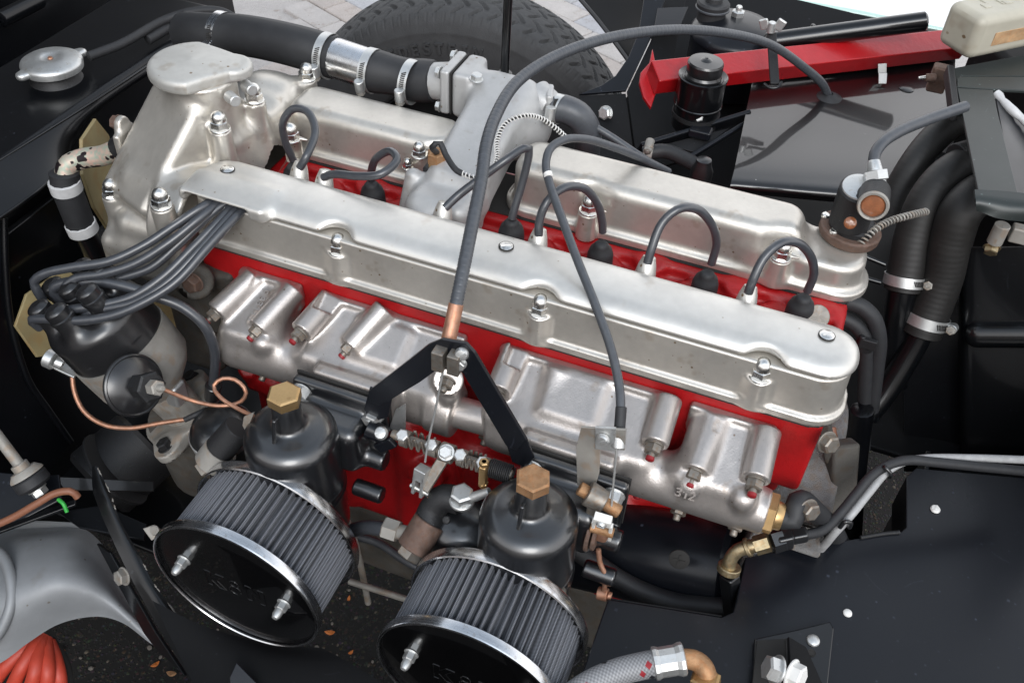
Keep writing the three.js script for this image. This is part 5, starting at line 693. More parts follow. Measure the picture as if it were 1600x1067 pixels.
// ---------- wheel beyond the engine ----------
{ const C0 = [-0.435, 0.295, -0.835], rot = 0.19; const cs = Math.cos(rot), sn = Math.sin(rot);
  const W = p => { const q = [p[0] * cs + p[2] * sn, p[1], -p[0] * sn + p[2] * cs]; return add(C0, q); };
  const t = thing('wheel', 'front wheel with chunky black tyre standing on the paving beyond the engine', 'wheel', C0);
  const prof = [[0.195, 0.062], [0.205, 0.076], [0.235, 0.086], [0.262, 0.0885], [0.285, 0.0865], [0.300, 0.084], [0.3025, 0.0855], [0.306, 0.0835], [0.318, 0.080], [0.328, 0.0745], [0.3345, 0.067]];
  const crown = []; for (let i = 0; i <= 44; i++) { const s = 0.067 - 0.134 * i / 44; crown.push([0.346 - 2.35 * s * s - 0.0004 / (0.012 + 0.067 - Math.abs(s)) * 0.02, s]); }
  const all = [...prof, ...crown.slice(1), ...prof.slice(0, -1).reverse().map(p => [p[0], -p[1]])];
  const angs = []; for (let i = 0; i <= 900; i++) angs.push(-0.35 + i / 900 * (PI + 0.7)); for (let i = 1; i <= 60; i++) angs.push(PI + 0.35 + i / 60 * (PI - 0.7));
  const pos = [], idx = [], m = all.length;
  const tread = (a, s, r) => { if (r < 0.318 || Math.abs(s) > 0.0795) return 0; const arc = a * 0.34; let d = 0;
    const rows = [-0.058, -0.036, -0.0135, 0.0105, 0.034, 0.057]; rows.forEach((c, k) => { const P = 0.034, ph = (k % 2) * 0.5, q = ((arc / P + ph + 0.15 * Math.sin(k * 3)) % 1 + 1) % 1 - 0.5, u = q * P, v = s - c; const bend = u - 0.9 * v * (k % 2 ? 1 : -1) - 18 * v * v; const g = sst(0.0042, 0.0022, Math.abs(bend)) * sst(0.0105, 0.0085, Math.abs(v)); d = Math.max(d, g); });
    for (const c of [-0.047, -0.024, 0, 0.0225, 0.0455]) { const z = c + 0.0028 * Math.sign(Math.sin(arc / 0.017 * PI)) ; d = Math.max(d, 0.16 * sst(0.0022, 0.001, Math.abs(s - z))); }
    if (Math.abs(s) > 0.064) { const q = ((arc / 0.034 + 0.25) % 1 + 1) % 1 - 0.5; d = Math.max(d, sst(0.07, 0.03, Math.abs(Math.abs(q) - 0.25)) * 0.22); }
    return d * 0.0062; };
  angs.forEach(a => all.forEach(([r, s]) => { const q = (r - tread(a, s, r)) * 1.045; pos.push(...W([q * Math.cos(a), q * Math.sin(a), s])); }));
  for (let i = 0; i < angs.length - 1; i++) for (let j = 0; j < m - 1; j++) { const a = i * m + j, b = a + m; idx.push(a, b, a + 1, b, b + 1, a + 1); }
  const g = new THREE.BufferGeometry(); g.setAttribute('position', new THREE.Float32BufferAttribute(pos, 3)); g.setIndex(idx); g.computeVertexNormals();
  const ty = part('tyre', g, M.tyre, t);
  const L = 'VREDESTEIN', tg = []; for (let i = 0; i < L.length; i++) { const a = 2.18 - i * 0.083, r = 0.290; const z = unit([0, 0, 1]), x = [Math.sin(a), -Math.cos(a), 0], y = [Math.cos(a), Math.sin(a), 0]; const R = v => subv(W(v), C0); tg.push(text(L[i], 0.0225, 0.0058, W([r * Math.cos(a), r * Math.sin(a), 0.0878]), R(x), R(y), R(z))); }
  part('sidewall_lettering', tg, M.tyre, ty);
  part('rim', [place(lathe([[0.05, -0.05], [0.17, -0.03], [0.19, 0.03], [0.2, 0.07], [0.203, 0.075], [0.203, -0.075], [0.05, -0.075]], 64), C0, subv(W([0, 0, 1]), C0))], M.worn, t);
}
{ const p = [-0.1142,0.868,-0.1924]; solo('bonnet_stay', [cyl(p, add(p, [0, 0.42, 0]), 0.0052, 0.0052, 20), place(lathe(discPr(0.009, 0.012, 0.002), 24), p)], M.gloss, 'slim upright black rod rising from behind the thermostat housing', 'stay rod'); }
// ---------- far side of the bay ----------
{ const t = thing('wing_frame', 'black folded steel wing support with a curved edge and a single bolt beside the tyre', 'body frame', [-0.027,0.72,-0.4845]);
  part('curved_flange', poly([[-0.0927,0.7218,-0.4553], [-0.0665,0.7297,-0.4796], [-0.0524,0.7392,-0.5012], [-0.0452,0.7522,-0.5388], [-0.0452,0.7702,-0.5863], [-0.0615,0.8023,-0.6644], [-0.0271,0.806,-0.6726], [-0.0244,0.7691,-0.5849], [-0.029,0.7315,-0.4795]], 0.004, 0.001), M.satin, t);
  part('front_web', poly([[-0.0919,0.7197,-0.4535], [-0.0277,0.731,-0.475], [0.0176,0.7034,-0.3718], [0.036,0.6974,-0.3428], [-0.0238,0.689,-0.3286], [-0.0634,0.707,-0.3919]], 0.004, 0.001), M.flat, t);
  part('side_web', poly([[-0.0264,0.7324,-0.4769], [-0.0239,0.7677,-0.5837], [-0.0265,0.8046,-0.6713], [0.0014,0.8039,-0.6874], [0.0167,0.76,-0.5751], [0.0817,0.6967,-0.3868], [0.036,0.6974,-0.3428]], 0.004, 0.001), M.flat, t);
  fix('bolt', 'hb', null, M.zinc, t, [-0.0419,0.7176,-0.4274], [-0.2, 0.4, 0.9], 0.2, 1.25);
  part('top_plate', poly([[-0.0299,0.7975,-0.6264], [0.0134,0.8011,-0.6447], [0.0148,0.7899,-0.59], [-0.0206,0.7874,-0.5755]], 0.004, 0.001), M.satin, t);
  const w = thing('wheel_arch', 'black inner wheel arch sheet at the top behind the tyre', 'wheel arch', [-0.1361,0.6712,-0.799]);
  part('arch_sheet', patch([[[-0.2346,0.6906,-0.8583], [-0.153,0.6807,-0.7736], [-0.0712,0.6728,-0.6764]], [[-0.1687,0.7062,-0.8526], [-0.1122,0.6915,-0.7691], [-0.0598,0.6889,-0.6673]], [[-0.0699,0.74,-0.8179], [-0.0684,0.7112,-0.7454], [-0.054,0.7061,-0.6574]]], 0.004, 20, 10), M.flat, w);
  part('rolled_lip', tube([[-0.2341,0.6915,-0.8564], [-0.1525,0.6816,-0.7718], [-0.0708,0.6738,-0.6745]], 0.004), M.satin, w);
}
struct('far_wing_panel', [poly([[-0.0961,0.7558,-0.7812], [0.0949,0.7653,-0.8556], [0.3965,0.732,-0.895], [0.4464,0.6899,-0.7962], [0.1283,0.6618,-0.5867], [0.0115,0.6756,-0.5902]], 0.004, 0.001), poly([[-0.0374,0.6929,-0.5326], [0.1379,0.7233,-0.6229], [0.1742,0.631,-0.3955], [-0.0599,0.6489,-0.3635]], 0.004, 0.001)], M.flat);
struct('far_dark_backing', [place(rbox(0.75, 0.01, 0.75, 0.003), [0.33, 0.52, -0.50]), place(rbox(0.8, 0.5, 0.4, 0.01), [0.86, 0.62, -0.62], [0.0, 1, 0], 0.5)], M.flat);  // black backing placed behind the gaps round the tray to keep them dark
{ const t = thing('outer_wing', 'pale mint and white car wing panel, bright at the top right corner', 'wing panel', [0.3716,0.7086,-1.0823]);
  part('skin', poly([[-0.0008,0.7038,-0.9949], [0.0698,0.6981,-0.9838], [0.2462,0.6896,-1.0204], [0.4123,0.6774,-1.0498], [0.5982,0.6651,-1.0712], [0.56,0.7655,-1.2184]], 0.02, 0.006), M.plaster, t);
  part('painted_edge', poly([[0.0417,0.7139,-0.9537], [0.1551,0.7063,-0.9801], [0.2684,0.6984,-1.0047], [0.4098,0.6877,-1.0302], [0.4115,0.6837,-1.0237], [0.2706,0.6934,-0.9975], [0.1574,0.7013,-0.973], [0.0445,0.7081,-0.9458]], 0.006, 0.002), M.mint, t);
}
{ const t = thing('vacuum_reservoir', 'round black reservoir drum with a grey screw cap behind the red brace', 'reservoir', [0.0975,0.8,-0.5945]);
  const c = [0.0958,0.8,-0.6029]; part('drum', place(lathe([[0, -0.09], [0.060, -0.09], [0.064, -0.085], [0.064, -0.012], [0.067, -0.010], [0.067, -0.003], [0.063, 0.001], [0.05, 0.010], [0.032, 0.0145], [0, 0.016]], 64, 0.8), c), M.satin, t);
  const k = [0.0559,0.815,-0.6036]; part('cap', [place(lathe([[0, -0.008], [0.021, -0.008], [0.021, 0.006], [0.024, 0.0075], [0.0245, 0.017], [0.022, 0.020], [0.013, 0.020], [0.012, 0.026], [0, 0.027]], 40, 0.5), k)], M.rubber, t); part('cap_ring', place(lathe(discPr(0.0255, 0.004, 0.001), 40), add(k, [0, 0.008, 0])), M.cable, t);
  fix('stud_nut', 'stud', null, M.zinc, t, [0.0927,0.812,-0.6153], [0, 1, 0], 0, 1.3);
}
{ const t = thing('brace_bar', 'bright red square steel brace bar bolted across the far side of the bay', 'brace bar', [0.2016,0.8284,-0.4876]);
  const a = [0.0235,0.806,-0.3953], b = [0.4093,0.806,-0.6966]; part('tube', beam(a, b, 0.036, 0.027, 0.002, [0.02, 0.9, 0.42]), M.redBar, t);
  part('end_plate', poly([[0.0069,0.8194,-0.449], [0.0205,0.8066,-0.4261], [0.0329,0.7888,-0.3903], [0.0336,0.7776,-0.3675], [0.0189,0.7863,-0.3771], [0.0076,0.7968,-0.3927], [0.0042,0.804,-0.4076], [0.0102,0.8108,-0.4282]], 0.006, 0.0015), M.redBar, t);
  solo('black_tube', [cyl([0.1449,0.8124,-0.5546], [0.3493,0.8621,-0.6157], 0.0135, 0.0135, 32, 0.003), cyl([0.2033,0.8345,-0.5821], add([0.2033,0.8345,-0.5821], [0, 0.006, 0]), 0.004, 0.003)], M.gloss, 'short black round tube lying just above the red brace bar', 'tube');
}
{ const t = thing('fluid_can', 'small round black fluid can with a chipped black screw cap before the red bar', 'fluid reservoir', [0.0971,0.775,-0.3811]);
  const c = [0.0914,0.8,-0.3856]; part('can', place(lathe([[0, -0.045], [0.0295, -0.045], [0.0305, -0.042], [0.0305, -0.012], [0.0325, -0.011], [0.0325, -0.009], [0.0315, -0.008], [0.0315, 0.026], [0.0325, 0.027], [0.0325, 0.030], [0.031, 0.031], [0.0265, 0.028], [0, 0.027]], 56, 0.5), c), M.gloss, t);
  part('screw_cap', place(lathe([[0, 0.028], [0.0235, 0.028], [0.0245, 0.031], [0.0225, 0.034], [0.0235, 0.036], [0.0235, 0.048], [0.022, 0.0505], [0.008, 0.0515], [0.005, 0.0535], [0.0025, 0.054], [0, 0.0515]], 48, 0.5), c), M.bake, t);
  fix('clamp_bolt', 'hb', null, M.zinc, t, [0.0997,0.783,-0.3638], [0, 0.4, 0.9], 0, 0.9);
  part('clamp_strap', place(lathe([[0.0308, -0.028], [0.0322, -0.028], [0.0322, -0.022], [0.0308, -0.022]], 48, 0.4), c), M.worn, t);
  const b = thing('can_bracket', 'black A shaped steel bracket arms under the small fluid can', 'bracket', [0.0986,0.7595,-0.339]);
  part('arm', beam([0.0368,0.749,-0.3074], [0.1562,0.772,-0.4152], 0.006, 0.03, 0.002, [0, 0.6, 0.6]), M.satin, b); part('arm', beam([0.1036,0.7532,-0.3051], [0.161,0.771,-0.4011], 0.006, 0.012, 0.002, [0, 0.6, 0.6]), M.satin, b); part('gusset', poly([[0.0679,0.7538,-0.3258], [0.1396,0.7647,-0.3845], [0.11,0.7532,-0.3248]], 0.002, 0.0005), M.worn, b);
  part('foot', place(rbox(0.03, 0.012, 0.02, 0.003), [0.1068,0.7676,-0.3529]), M.satin, b);
}
{ const t = thing('strap_clamp', 'black hold-down strap with a silver wing nut crossing the red bar', 'clamp', [0.1723,0.8378,-0.4433]);
  part('strap', beam([0.157,0.8624,-0.4777], [0.1816,0.8256,-0.4122], 0.012, 0.005, 0.001), M.worn, t); part('hook', tube([[0.1684,0.828,-0.4028], [0.1777,0.8257,-0.4007], [0.1868,0.8273,-0.4039], [0.1894,0.8309,-0.4128]], 0.0018), M.gloss, t);
  const n = [0.1553,0.8658,-0.4732]; part('wing_nut', [cyl(n, add(n, [0, 0.014, 0]), 0.006, 0.005), place(rbox(0.012, 0.016, 0.004, 0.0018), add(n, [0.010, 0.012, 0]), [0.4, 1, 0]), place(rbox(0.012, 0.014, 0.004, 0.0018), add(n, [-0.010, 0.009, 0]), [-0.5, 1, 0])], M.zinc, t);
  solo('small_hose', [tube([[0.0474,0.7553,-0.2882], [0.0743,0.7617,-0.2965], [0.1015,0.7612,-0.2905], [0.1262,0.7621,-0.2779]], 0.0095)], M.hose, 'short black rubber hose below the A shaped bracket', 'hose');
  wormClamp('hose_clamp', 'pale clamp on the short hose under the A shaped bracket', [0.0534,0.7562,-0.2911], [1, 0.0, -0.1], 0.0105, null, [0, 1, 0.3], M.dullalu, 0.012);
  solo('bleed_cap', place(lathe([[0, -0.02], [0.014, -0.02], [0.0145, -0.004], [0.011, 0.004], [0.0095, 0.012], [0, 0.015]], 28), [0.1282,0.765,-0.2742]), M.bake, 'small black rubber cap just behind the rear cam cover', 'cap');
}
{ // glossy tray panel
  const t = thing('side_panel', 'large glossy black sheet panel with small holes and rivets reflecting the red bar', 'panel', [0.2715,0.78,-0.3854]);
  part('sheet', patch([[[0.1449,0.795,-0.5119], [0.2665,0.795,-0.5972], [0.4065,0.795,-0.6839]], [[0.1441,0.783,-0.5159], [0.2696,0.783,-0.6007], [0.4106,0.783,-0.6876]], [[0.1454,0.779,-0.5043], [0.2723,0.779,-0.5872], [0.4126,0.779,-0.6732]], [[0.1489,0.7785,-0.4634], [0.2783,0.7785,-0.5382], [0.4154,0.7785,-0.6172]], [[0.1605,0.778,-0.3444], [0.294,0.778,-0.4082], [0.4206,0.778,-0.4686]], [[0.1686,0.777,-0.2577], [0.2842,0.777,-0.2967], [0.4236,0.777,-0.3469]], [[0.1697,0.773,-0.2374], [0.2884,0.773,-0.2735], [0.4263,0.773,-0.3188]], [[0.1694,0.762,-0.2457], [0.2907,0.762,-0.2784], [0.43,0.762,-0.3226]]], 0.003, 60, 50), M.tray, t);
  for (const p of [[0.1819,0.7785,-0.3073], [0.1967,0.7785,-0.329], [0.2188,0.7778,-0.2739]]) part('drilled_hole', place(lathe([[0, 0.0004], [0.0042, 0.0004], [0.0047, 0.0008], [0.0049, -0.001]], 20), p), M.gasket, t);
  for (const p of [[0.2446,0.7785,-0.3305], [0.2468,0.778,-0.3069], [0.1971,0.7765,-0.2552], [0.3481,0.7775,-0.3398]]) fix('rivet', 'rivet', () => lathe([[0, 0], [1, 0], [0.92, 0.3], [0.6, 0.52], [0, 0.62]].map(q => [q[0] * 0.0042, q[1] * 0.0042]), 18), M.chrome, t, p);
  part('grommet_plug', place(lathe([[0, 0.003], [0.006, 0.003], [0.0105, 0.0015], [0.011, 0]], 28), [0.3513,0.781,-0.5708]), M.bake, t);
  part('spring_clip', [poly([[0.3045,0.803,-0.5821], [0.3153,0.803,-0.5895], [0.3195,0.79,-0.5877], [0.3084,0.79,-0.5822]], 0.0015, 0.0004), poly([[0.309,0.793,-0.5763], [0.32,0.793,-0.5817], [0.3229,0.786,-0.5649], [0.3128,0.786,-0.56]], 0.0015, 0.0004)], M.ptfe, t);
}

// ---------- right-hand side: tachometer drive, heater hoses, heater box, bulkhead ----------
{ const t = thing('tachometer_drive', 'black right-angle cable drive on a brown flange ending the rear cam cover', 'cable drive', [0.3098,0.832,-0.1179]);
  const b = [0.3113,0.8315,-0.112];
  part('flange', place(lathe([[0, 0], [0.031, 0], [0.032, 0.002], [0.032, 0.009], [0.030, 0.0105], [0, 0.0105]], 48, 0.5), b, [0.05, 1, 0]), M.rusty, t);
  for (const p of [[0.2834,0.8425,-0.1175], [0.2954,0.8425,-0.0925], [0.3237,0.8425,-0.1031]]) fix('flange_screw', 'cscrew', null, M.chrome, t, p, [0.05, 1, 0], p[0] * 40, 0.9);
  part('pedestal', place(lathe([[0, 0.010], [0.024, 0.010], [0.024, 0.016], [0.021, 0.018], [0, 0.018]], 40, 0.5), b, [0.05, 1, 0]), M.worn, t);
  const p0 = [0.3074,0.85,-0.1064], p1 = [0.3058,0.9,-0.095]; part('upright', cyl(p0, p1, 0.0205, 0.0200, 40, 0.002), M.worn, t);
  part('end_cap', place(lathe([[0, 0.003], [0.012, 0.003], [0.0175, 0.0015], [0.018, 0]], 36), p1, subv(p1, p0)), M.zinc, t);
  part('red_screw', place(slotScrew(0.0062, 0.003), [0.3061,0.8759,-0.0665], [0.1, 0.5, 0.85]), M.amber, t);
  const h0 = [0.3206,0.8991,-0.0949], h1 = [0.3202,0.9065,-0.0584], hd = subv(h1, h0); part('side_housing', [cyl([0.3105,0.8873,-0.0868], h0, 0.015, 0.013), cyl(h0, h1, 0.0150, 0.0150, 36)], M.worn, t);
  part('amber_plug', place(lathe([[0, 0.0025], [0.003, 0.0028], [0.010, 0.002], [0.0118, 0]], 32), h1, hd), M.amber, t); part('plug_rim', place(lathe([[0.0115, 0], [0.0118, 0.003], [0.0138, 0.0035], [0.0150, 0.001], [0.015, 0]], 36, 0.5), h1, hd), M.dullalu, t);
  const n0 = [0.3202,0.9047,-0.1004], n1 = [0.3148,0.9137,-0.1078]; part('cable_nut', [place(hex(0.021, 0.010, 0.001), n1, subv(n0, n1)), cyl(n0, n1, 0.009, 0.0085), cyl(n1, [0.3104,0.9219,-0.1146], 0.0075, 0.006)], M.zinc, t);
  solo('tachometer_cable', tube([[0.3124,0.9183,-0.1116], [0.3098,0.9241,-0.1195], [0.3133,0.9311,-0.1322], [0.3268,0.9355,-0.1558], [0.352,0.9381,-0.189], [0.3869,0.9425,-0.2272]], 0.0058), M.cable, 'grey cable leaving the right-angle drive towards the heater box', 'cable');
  solo('spring_guard', coil([[0.324,0.8406,-0.0881], [0.3328,0.8503,-0.1008], [0.3463,0.8523,-0.1222], [0.3644,0.8518,-0.1424], [0.3845,0.8447,-0.1712]], 0.0032, 0.0046, 0.0011), M.dullalu, 'spring wound guard curving behind the right-angle drive', 'spring');
}
function ribHose(name, label, pts, r) { return solo(name, tube(pts, r, { rib: [0.00006, 0.0068], step: 0.0012, rs: 26 }), M.ribhose, label, 'hose', null); }
ribHose('heater_hose', 'thin upper black hose running down from the heater box, behind the other two', [[0.4318,0.85,-0.4222], [0.4069,0.85,-0.3803], [0.3841,0.84,-0.341], [0.3693,0.82,-0.307], [0.362,0.79,-0.2857], [0.3633,0.76,-0.2674]], 0.0175);
ribHose('heater_hose', 'middle thick ribbed hose ending in the clamp nearest the engine', [[0.4447,0.852,-0.305], [0.421,0.852,-0.2778], [0.3977,0.843,-0.2464], [0.3867,0.82,-0.2227], [0.3862,0.787,-0.2049], [0.3906,0.757,-0.1905], [0.3939,0.732,-0.1782]], 0.0212);
ribHose('heater_hose', 'nearest thick ribbed hose under the heater box lip, ending lower right', [[0.4586,0.845,-0.2498], [0.4354,0.845,-0.2282], [0.4223,0.833,-0.2063], [0.4234,0.8,-0.1972], [0.4297,0.757,-0.1895], [0.4309,0.722,-0.1791], [0.4302,0.688,-0.1651]], 0.0230);
wormClamp('hose_clamp', 'worm clamp on the middle ribbed hose', [0.3926,0.7425,-0.1828], subv([0.3939,0.732,-0.1782], [0.3906,0.757,-0.1905]), 0.0224, null, [1, -0.1, 0.35], M.zinc, 0.012);
wormClamp('hose_clamp', 'worm clamp with a gold screw on the nearest ribbed hose', [0.4311,0.7035,-0.1725], subv([0.4302,0.688,-0.1651], [0.4309,0.722,-0.1791]), 0.0242, null, [1, -0.2, 0.4], M.zinc, 0.013);
solo('heater_pipe', tube([[0.3929,0.737,-0.1788], [0.3984,0.71,-0.1731], [0.4085,0.665,-0.1699], [0.4271,0.6,-0.1649]], 0.0165), M.gloss, 'black pipe below the middle ribbed hose disappearing into shadow', 'pipe');
solo('heater_pipe', tube([[0.4309,0.694,-0.168], [0.4274,0.665,-0.1567], [0.4176,0.62,-0.1341], [0.4039,0.585,-0.1118]], 0.0145), M.gloss, 'black pipe slanting down from the nearest ribbed hose to the engine', 'pipe');
solo('breather_hose', tube([[0.3257,0.7847,-0.06], [0.3437,0.7841,-0.06], [0.3611,0.7724,-0.06], [0.3739,0.7476,-0.06], [0.3833,0.7077,-0.06], [0.3964,0.6458,-0.06]], 0.0085), M.rubber, 'outer of two small black hoses curving down behind the cylinder head', 'hose');
solo('breather_hose', tube([[0.3292,0.7674,-0.055], [0.3462,0.7618,-0.055], [0.3595,0.7483,-0.055], [0.3702,0.7169,-0.055], [0.3837,0.6666,-0.055], [0.4055,0.588,-0.055]], 0.0078), M.rubber, 'inner of two small black hoses curving down behind the cylinder head', 'hose');
{ const p = [0.364,0.7503,-0.045]; solo('hose_spring_clip', [place(lathe([[0.0092, -0.005], [0.0102, -0.005], [0.0102, 0.005], [0.0092, 0.005], [0.0092, -0.005]], 24, 0.4), [0.3624,0.7409,-0.055], [0, 1, 0.1]), place(rbox(0.016, 0.012, 0.006, 0.001), p), cyl(add(p, [-0.008, 0.008, 0]), add(p, [-0.008, -0.008, 0]), 0.003, 0.003)], M.worn, 'dark spring clip joining the two small hoses behind the cylinder head', 'hose clamp'); }
solo('hard_line', [cyl([0.3335,0.7908,-0.14], [0.3619,0.7859,-0.14], 0.0028, 0.0028), cyl([0.3405,0.762,-0.14], [0.3647,0.7611,-0.14], 0.0028, 0.0028)], M.gloss, 'pair of thin dark blue rods behind the end of the rear cam cover', 'rod');
const RX = [0.866, 0, -0.5], RZ = [0.5, 0, 0.866];
{ const t = thing('heater_box', 'grey green metal heater box with an open top at the right edge', 'heater box', [0.4346,0.9,-0.2375]);
  const Y = .90;
  part('side_strip', poly([[0.3881,0.9,-0.3553], [0.4276,0.9,-0.3696], [0.4334,0.9,-0.3169], [0.4555,0.9,-0.154], [0.4178,0.9,-0.1388]], 0.004, 0.001), M.heater, t);
  part('rear_strip', poly([[0.3869,0.9005,-0.3787], [0.3909,0.9005,-0.3858], [0.4897,0.9005,-0.4326], [0.489,0.9005,-0.3936], [0.4274,0.9005,-0.371], [0.3878,0.9005,-0.3574]], 0.004, 0.001), M.heater, t);
  part('front_lip', patch([[[0.4126,0.901,-0.1361], [0.4478,0.901,-0.1477], [0.4902,0.901,-0.1566]], [[0.4153,0.898,-0.1228], [0.4491,0.898,-0.1302], [0.4911,0.898,-0.1403]], [[0.4206,0.89,-0.1244], [0.4364,0.887,-0.1221], [0.4965,0.885,-0.1435]]], 0.003, 20, 8), M.heater, t);
  part('rear_panel', poly([[0.3749,0.895,-0.4083], [0.4937,0.895,-0.5219], [0.4922,0.895,-0.4468], [0.3923,0.895,-0.3995], [0.3886,0.895,-0.3672], [0.3962,0.895,-0.3038], [0.386,0.895,-0.2989]], 0.004, 0.001), M.heater, t);
  part('inner_flap', poly([[0.4322,0.893,-0.3808], [0.5052,0.86,-0.3788], [0.5018,0.86,-0.2025], [0.4607,0.893,-0.1662]], 0.003, 0.0008), M.satin, t);
  part('foam_strip', tube([[0.4323,0.895,-0.3736], [0.45,0.888,-0.3587], [0.4721,0.88,-0.3498], [0.4996,0.872,-0.3439]], (q, l) => 0.005 + 0.0012 * Math.sin(l * 400) * Math.sin(l * 170)), M.white, t);
  part('seam_edge', beam([0.3775,0.894,-0.4082], [0.3891,0.894,-0.2992], 0.008, 0.016, 0.002), M.worn, t);
  part('floor', poly([[0.4638,0.8,-0.5802], [0.5681,0.8,-0.631], [0.5568,0.8,-0.3184], [0.4943,0.8,-0.3275]], 0.003, 0.0005), M.gasket, t);
}
{ const t = thing('washer_tank', 'off-white plastic tank with a faded orange label at the top right edge', 'tank', [0.3932,0.905,-0.4175]);
  const c = [0.394,0.905,-0.4162];
  const rr = unit(subv([0.4591,0.905,-0.4828], c)), zz = cross(rr, [0, 1, 0]);
  const oo = add(add(add(c, rr, 0.125), zz, -0.028), [0, 0.027, 0]);
  part('tank', basis(rbox(0.25, 0.054, 0.056, 0.011), oo, rr, [0, 1, 0], zz), M.tank, t);
  part('label', basis(rbox(0.075, 0.0165, 0.0012, 0.0004), add(add(add(c, rr, 0.068), zz, 0.0002), [0, 0.024, 0]), rr, [0, 1, 0], zz), M.sticker, t);
  const bars = []; for (const [x, w, z] of [[0.03, 0.010, 0.03], [0.036, 0.003, 0.045], [0.055, 0.003, 0.035], [0.064, 0.012, 0.03], [0.075, 0.003, 0.045], [0.088, 0.012, 0.05], [0.082, 0.003, 0.04], [0.094, 0.003, 0.035]]) bars.push(basis(rbox(w, 0.002, 0.016 - w * 0.6, 0.0006), add(add(add(c, rr, x), zz, -z * 0.7 - 0.006), [0, 0.054, 0]), rr, [0, 1, 0], zz));
  part('embossed_marks', bars, M.tank, t);
  solo('terminal_switch', [place(rbox(0.022, 0.034, 0.018, 0.003), [0.3752,0.86,-0.4557]), cyl([0.3696,0.865,-0.4427], [0.3582,0.865,-0.4389], 0.006, 0.005)], M.rusty, 'rusty brown switch with a small nipple beside the heater box', 'switch');
  solo('terminal_pin', [cyl([0.3597,0.865,-0.4397], [0.35,0.865,-0.4331], 0.0028, 0.002)], M.chrome, 'bright pin sticking out of the rusty brown switch', 'terminal');
  solo('pipe_stub', [cyl([0.4211,0.86,-0.2918], [0.4037,0.86,-0.2719], 0.0145, 0.0145), place(lathe(discPr(0.013, 0.01, 0.003)), [0.3966,0.82,-0.3199])], M.worn, 'dull grey pipe stub peeping out under the heater box edge', 'pipe');
}
{ const t = thing('bulkhead', 'black painted bulkhead with a stepped box pressing at the right edge', 'bulkhead', [0.5, 0.62, -0.1]);
  part('flat_panel', patch([[[0.4037,0.6971,-0.2039], [0.4261,0.7333,-0.2189], [0.4404,0.7798,-0.2269]], [[0.4406,0.59,-0.1812], [0.4737,0.5988,-0.1867], [0.5033,0.6074,-0.1908]], [[0.4804,0.4737,-0.1502], [0.5168,0.4755,-0.1644], [0.5478,0.4849,-0.1697]]], 0.003, 20, 20), M.black, t);
  part('box_pressing', patch([[[0.4404,0.7798,-0.2269], [0.4399,0.7959,-0.1991], [0.4455,0.8017,-0.1923], [0.5164,0.8239,-0.195]], [[0.4902,0.6437,-0.1939], [0.4888,0.6645,-0.1705], [0.4961,0.6683,-0.1696], [0.5682,0.6961,-0.171]], [[0.5303,0.534,-0.1696], [0.5287,0.5578,-0.1492], [0.5374,0.5609,-0.148], [0.6108,0.591,-0.1522]], [[0.5445,0.5027,-0.172], [0.5411,0.5292,-0.1538], [0.5488,0.5334,-0.1533], [0.622,0.5639,-0.1578]]], 0.003, 40, 24), M.gloss, t);
  const l0 = [0.4891,0.7029,-0.173], l1 = [0.5611,0.7301,-0.1737]; part('pressed_ledge', nets((X, Yy, Zz) => sCap(X, Yy, Zz, l0, l1, 0.0165), add(l0, [-0.06, -0.06, -0.12]), add(l0, [0.14, 0.06, 0.06]), 0.003), M.gloss, t);
  part('firewall', [place(rbox(0.01, 0.75, 0.9, 0.003), [0.60, 0.45, -0.42]), place(rbox(0.006, 0.42, 0.16, 0.002), [0.472, 0.40, 0.02])], M.gloss, t);
  const g = [0.4599,0.8201,-0.172]; fix('brass_screw', 'hb', null, M.gold, t, g, [0, -0.5, 0.86], 0.2, 1.0); part('brass_union', [cyl(add(g, [0, 0.03, 0]), add(g, [0, 0.006, 0]), 0.008, 0.008), place(rbox(0.022, 0.018, 0.014, 0.002), [0.4831,0.8374,-0.1827])], M.dullalu, t);
}
solo('dark_pipe', tube([[0.3842,0.6607,-0.04], [0.3963,0.6002,-0.04], [0.4137,0.5247,-0.04], [0.4374,0.4313,-0.04]], 0.013), M.black, 'black upright pipe standing in the gap behind the bell housing', 'pipe');
solo('brown_pipe', tube([[0.3532,0.6795,0.02], [0.3592,0.6701,0.03], [0.3599,0.655,0.04], [0.3572,0.6402,0.05], [0.3521,0.634,0.06]], 0.0045), M.brown, 'thin rusty brown pipe in the gap behind the red cylinder head', 'pipe');
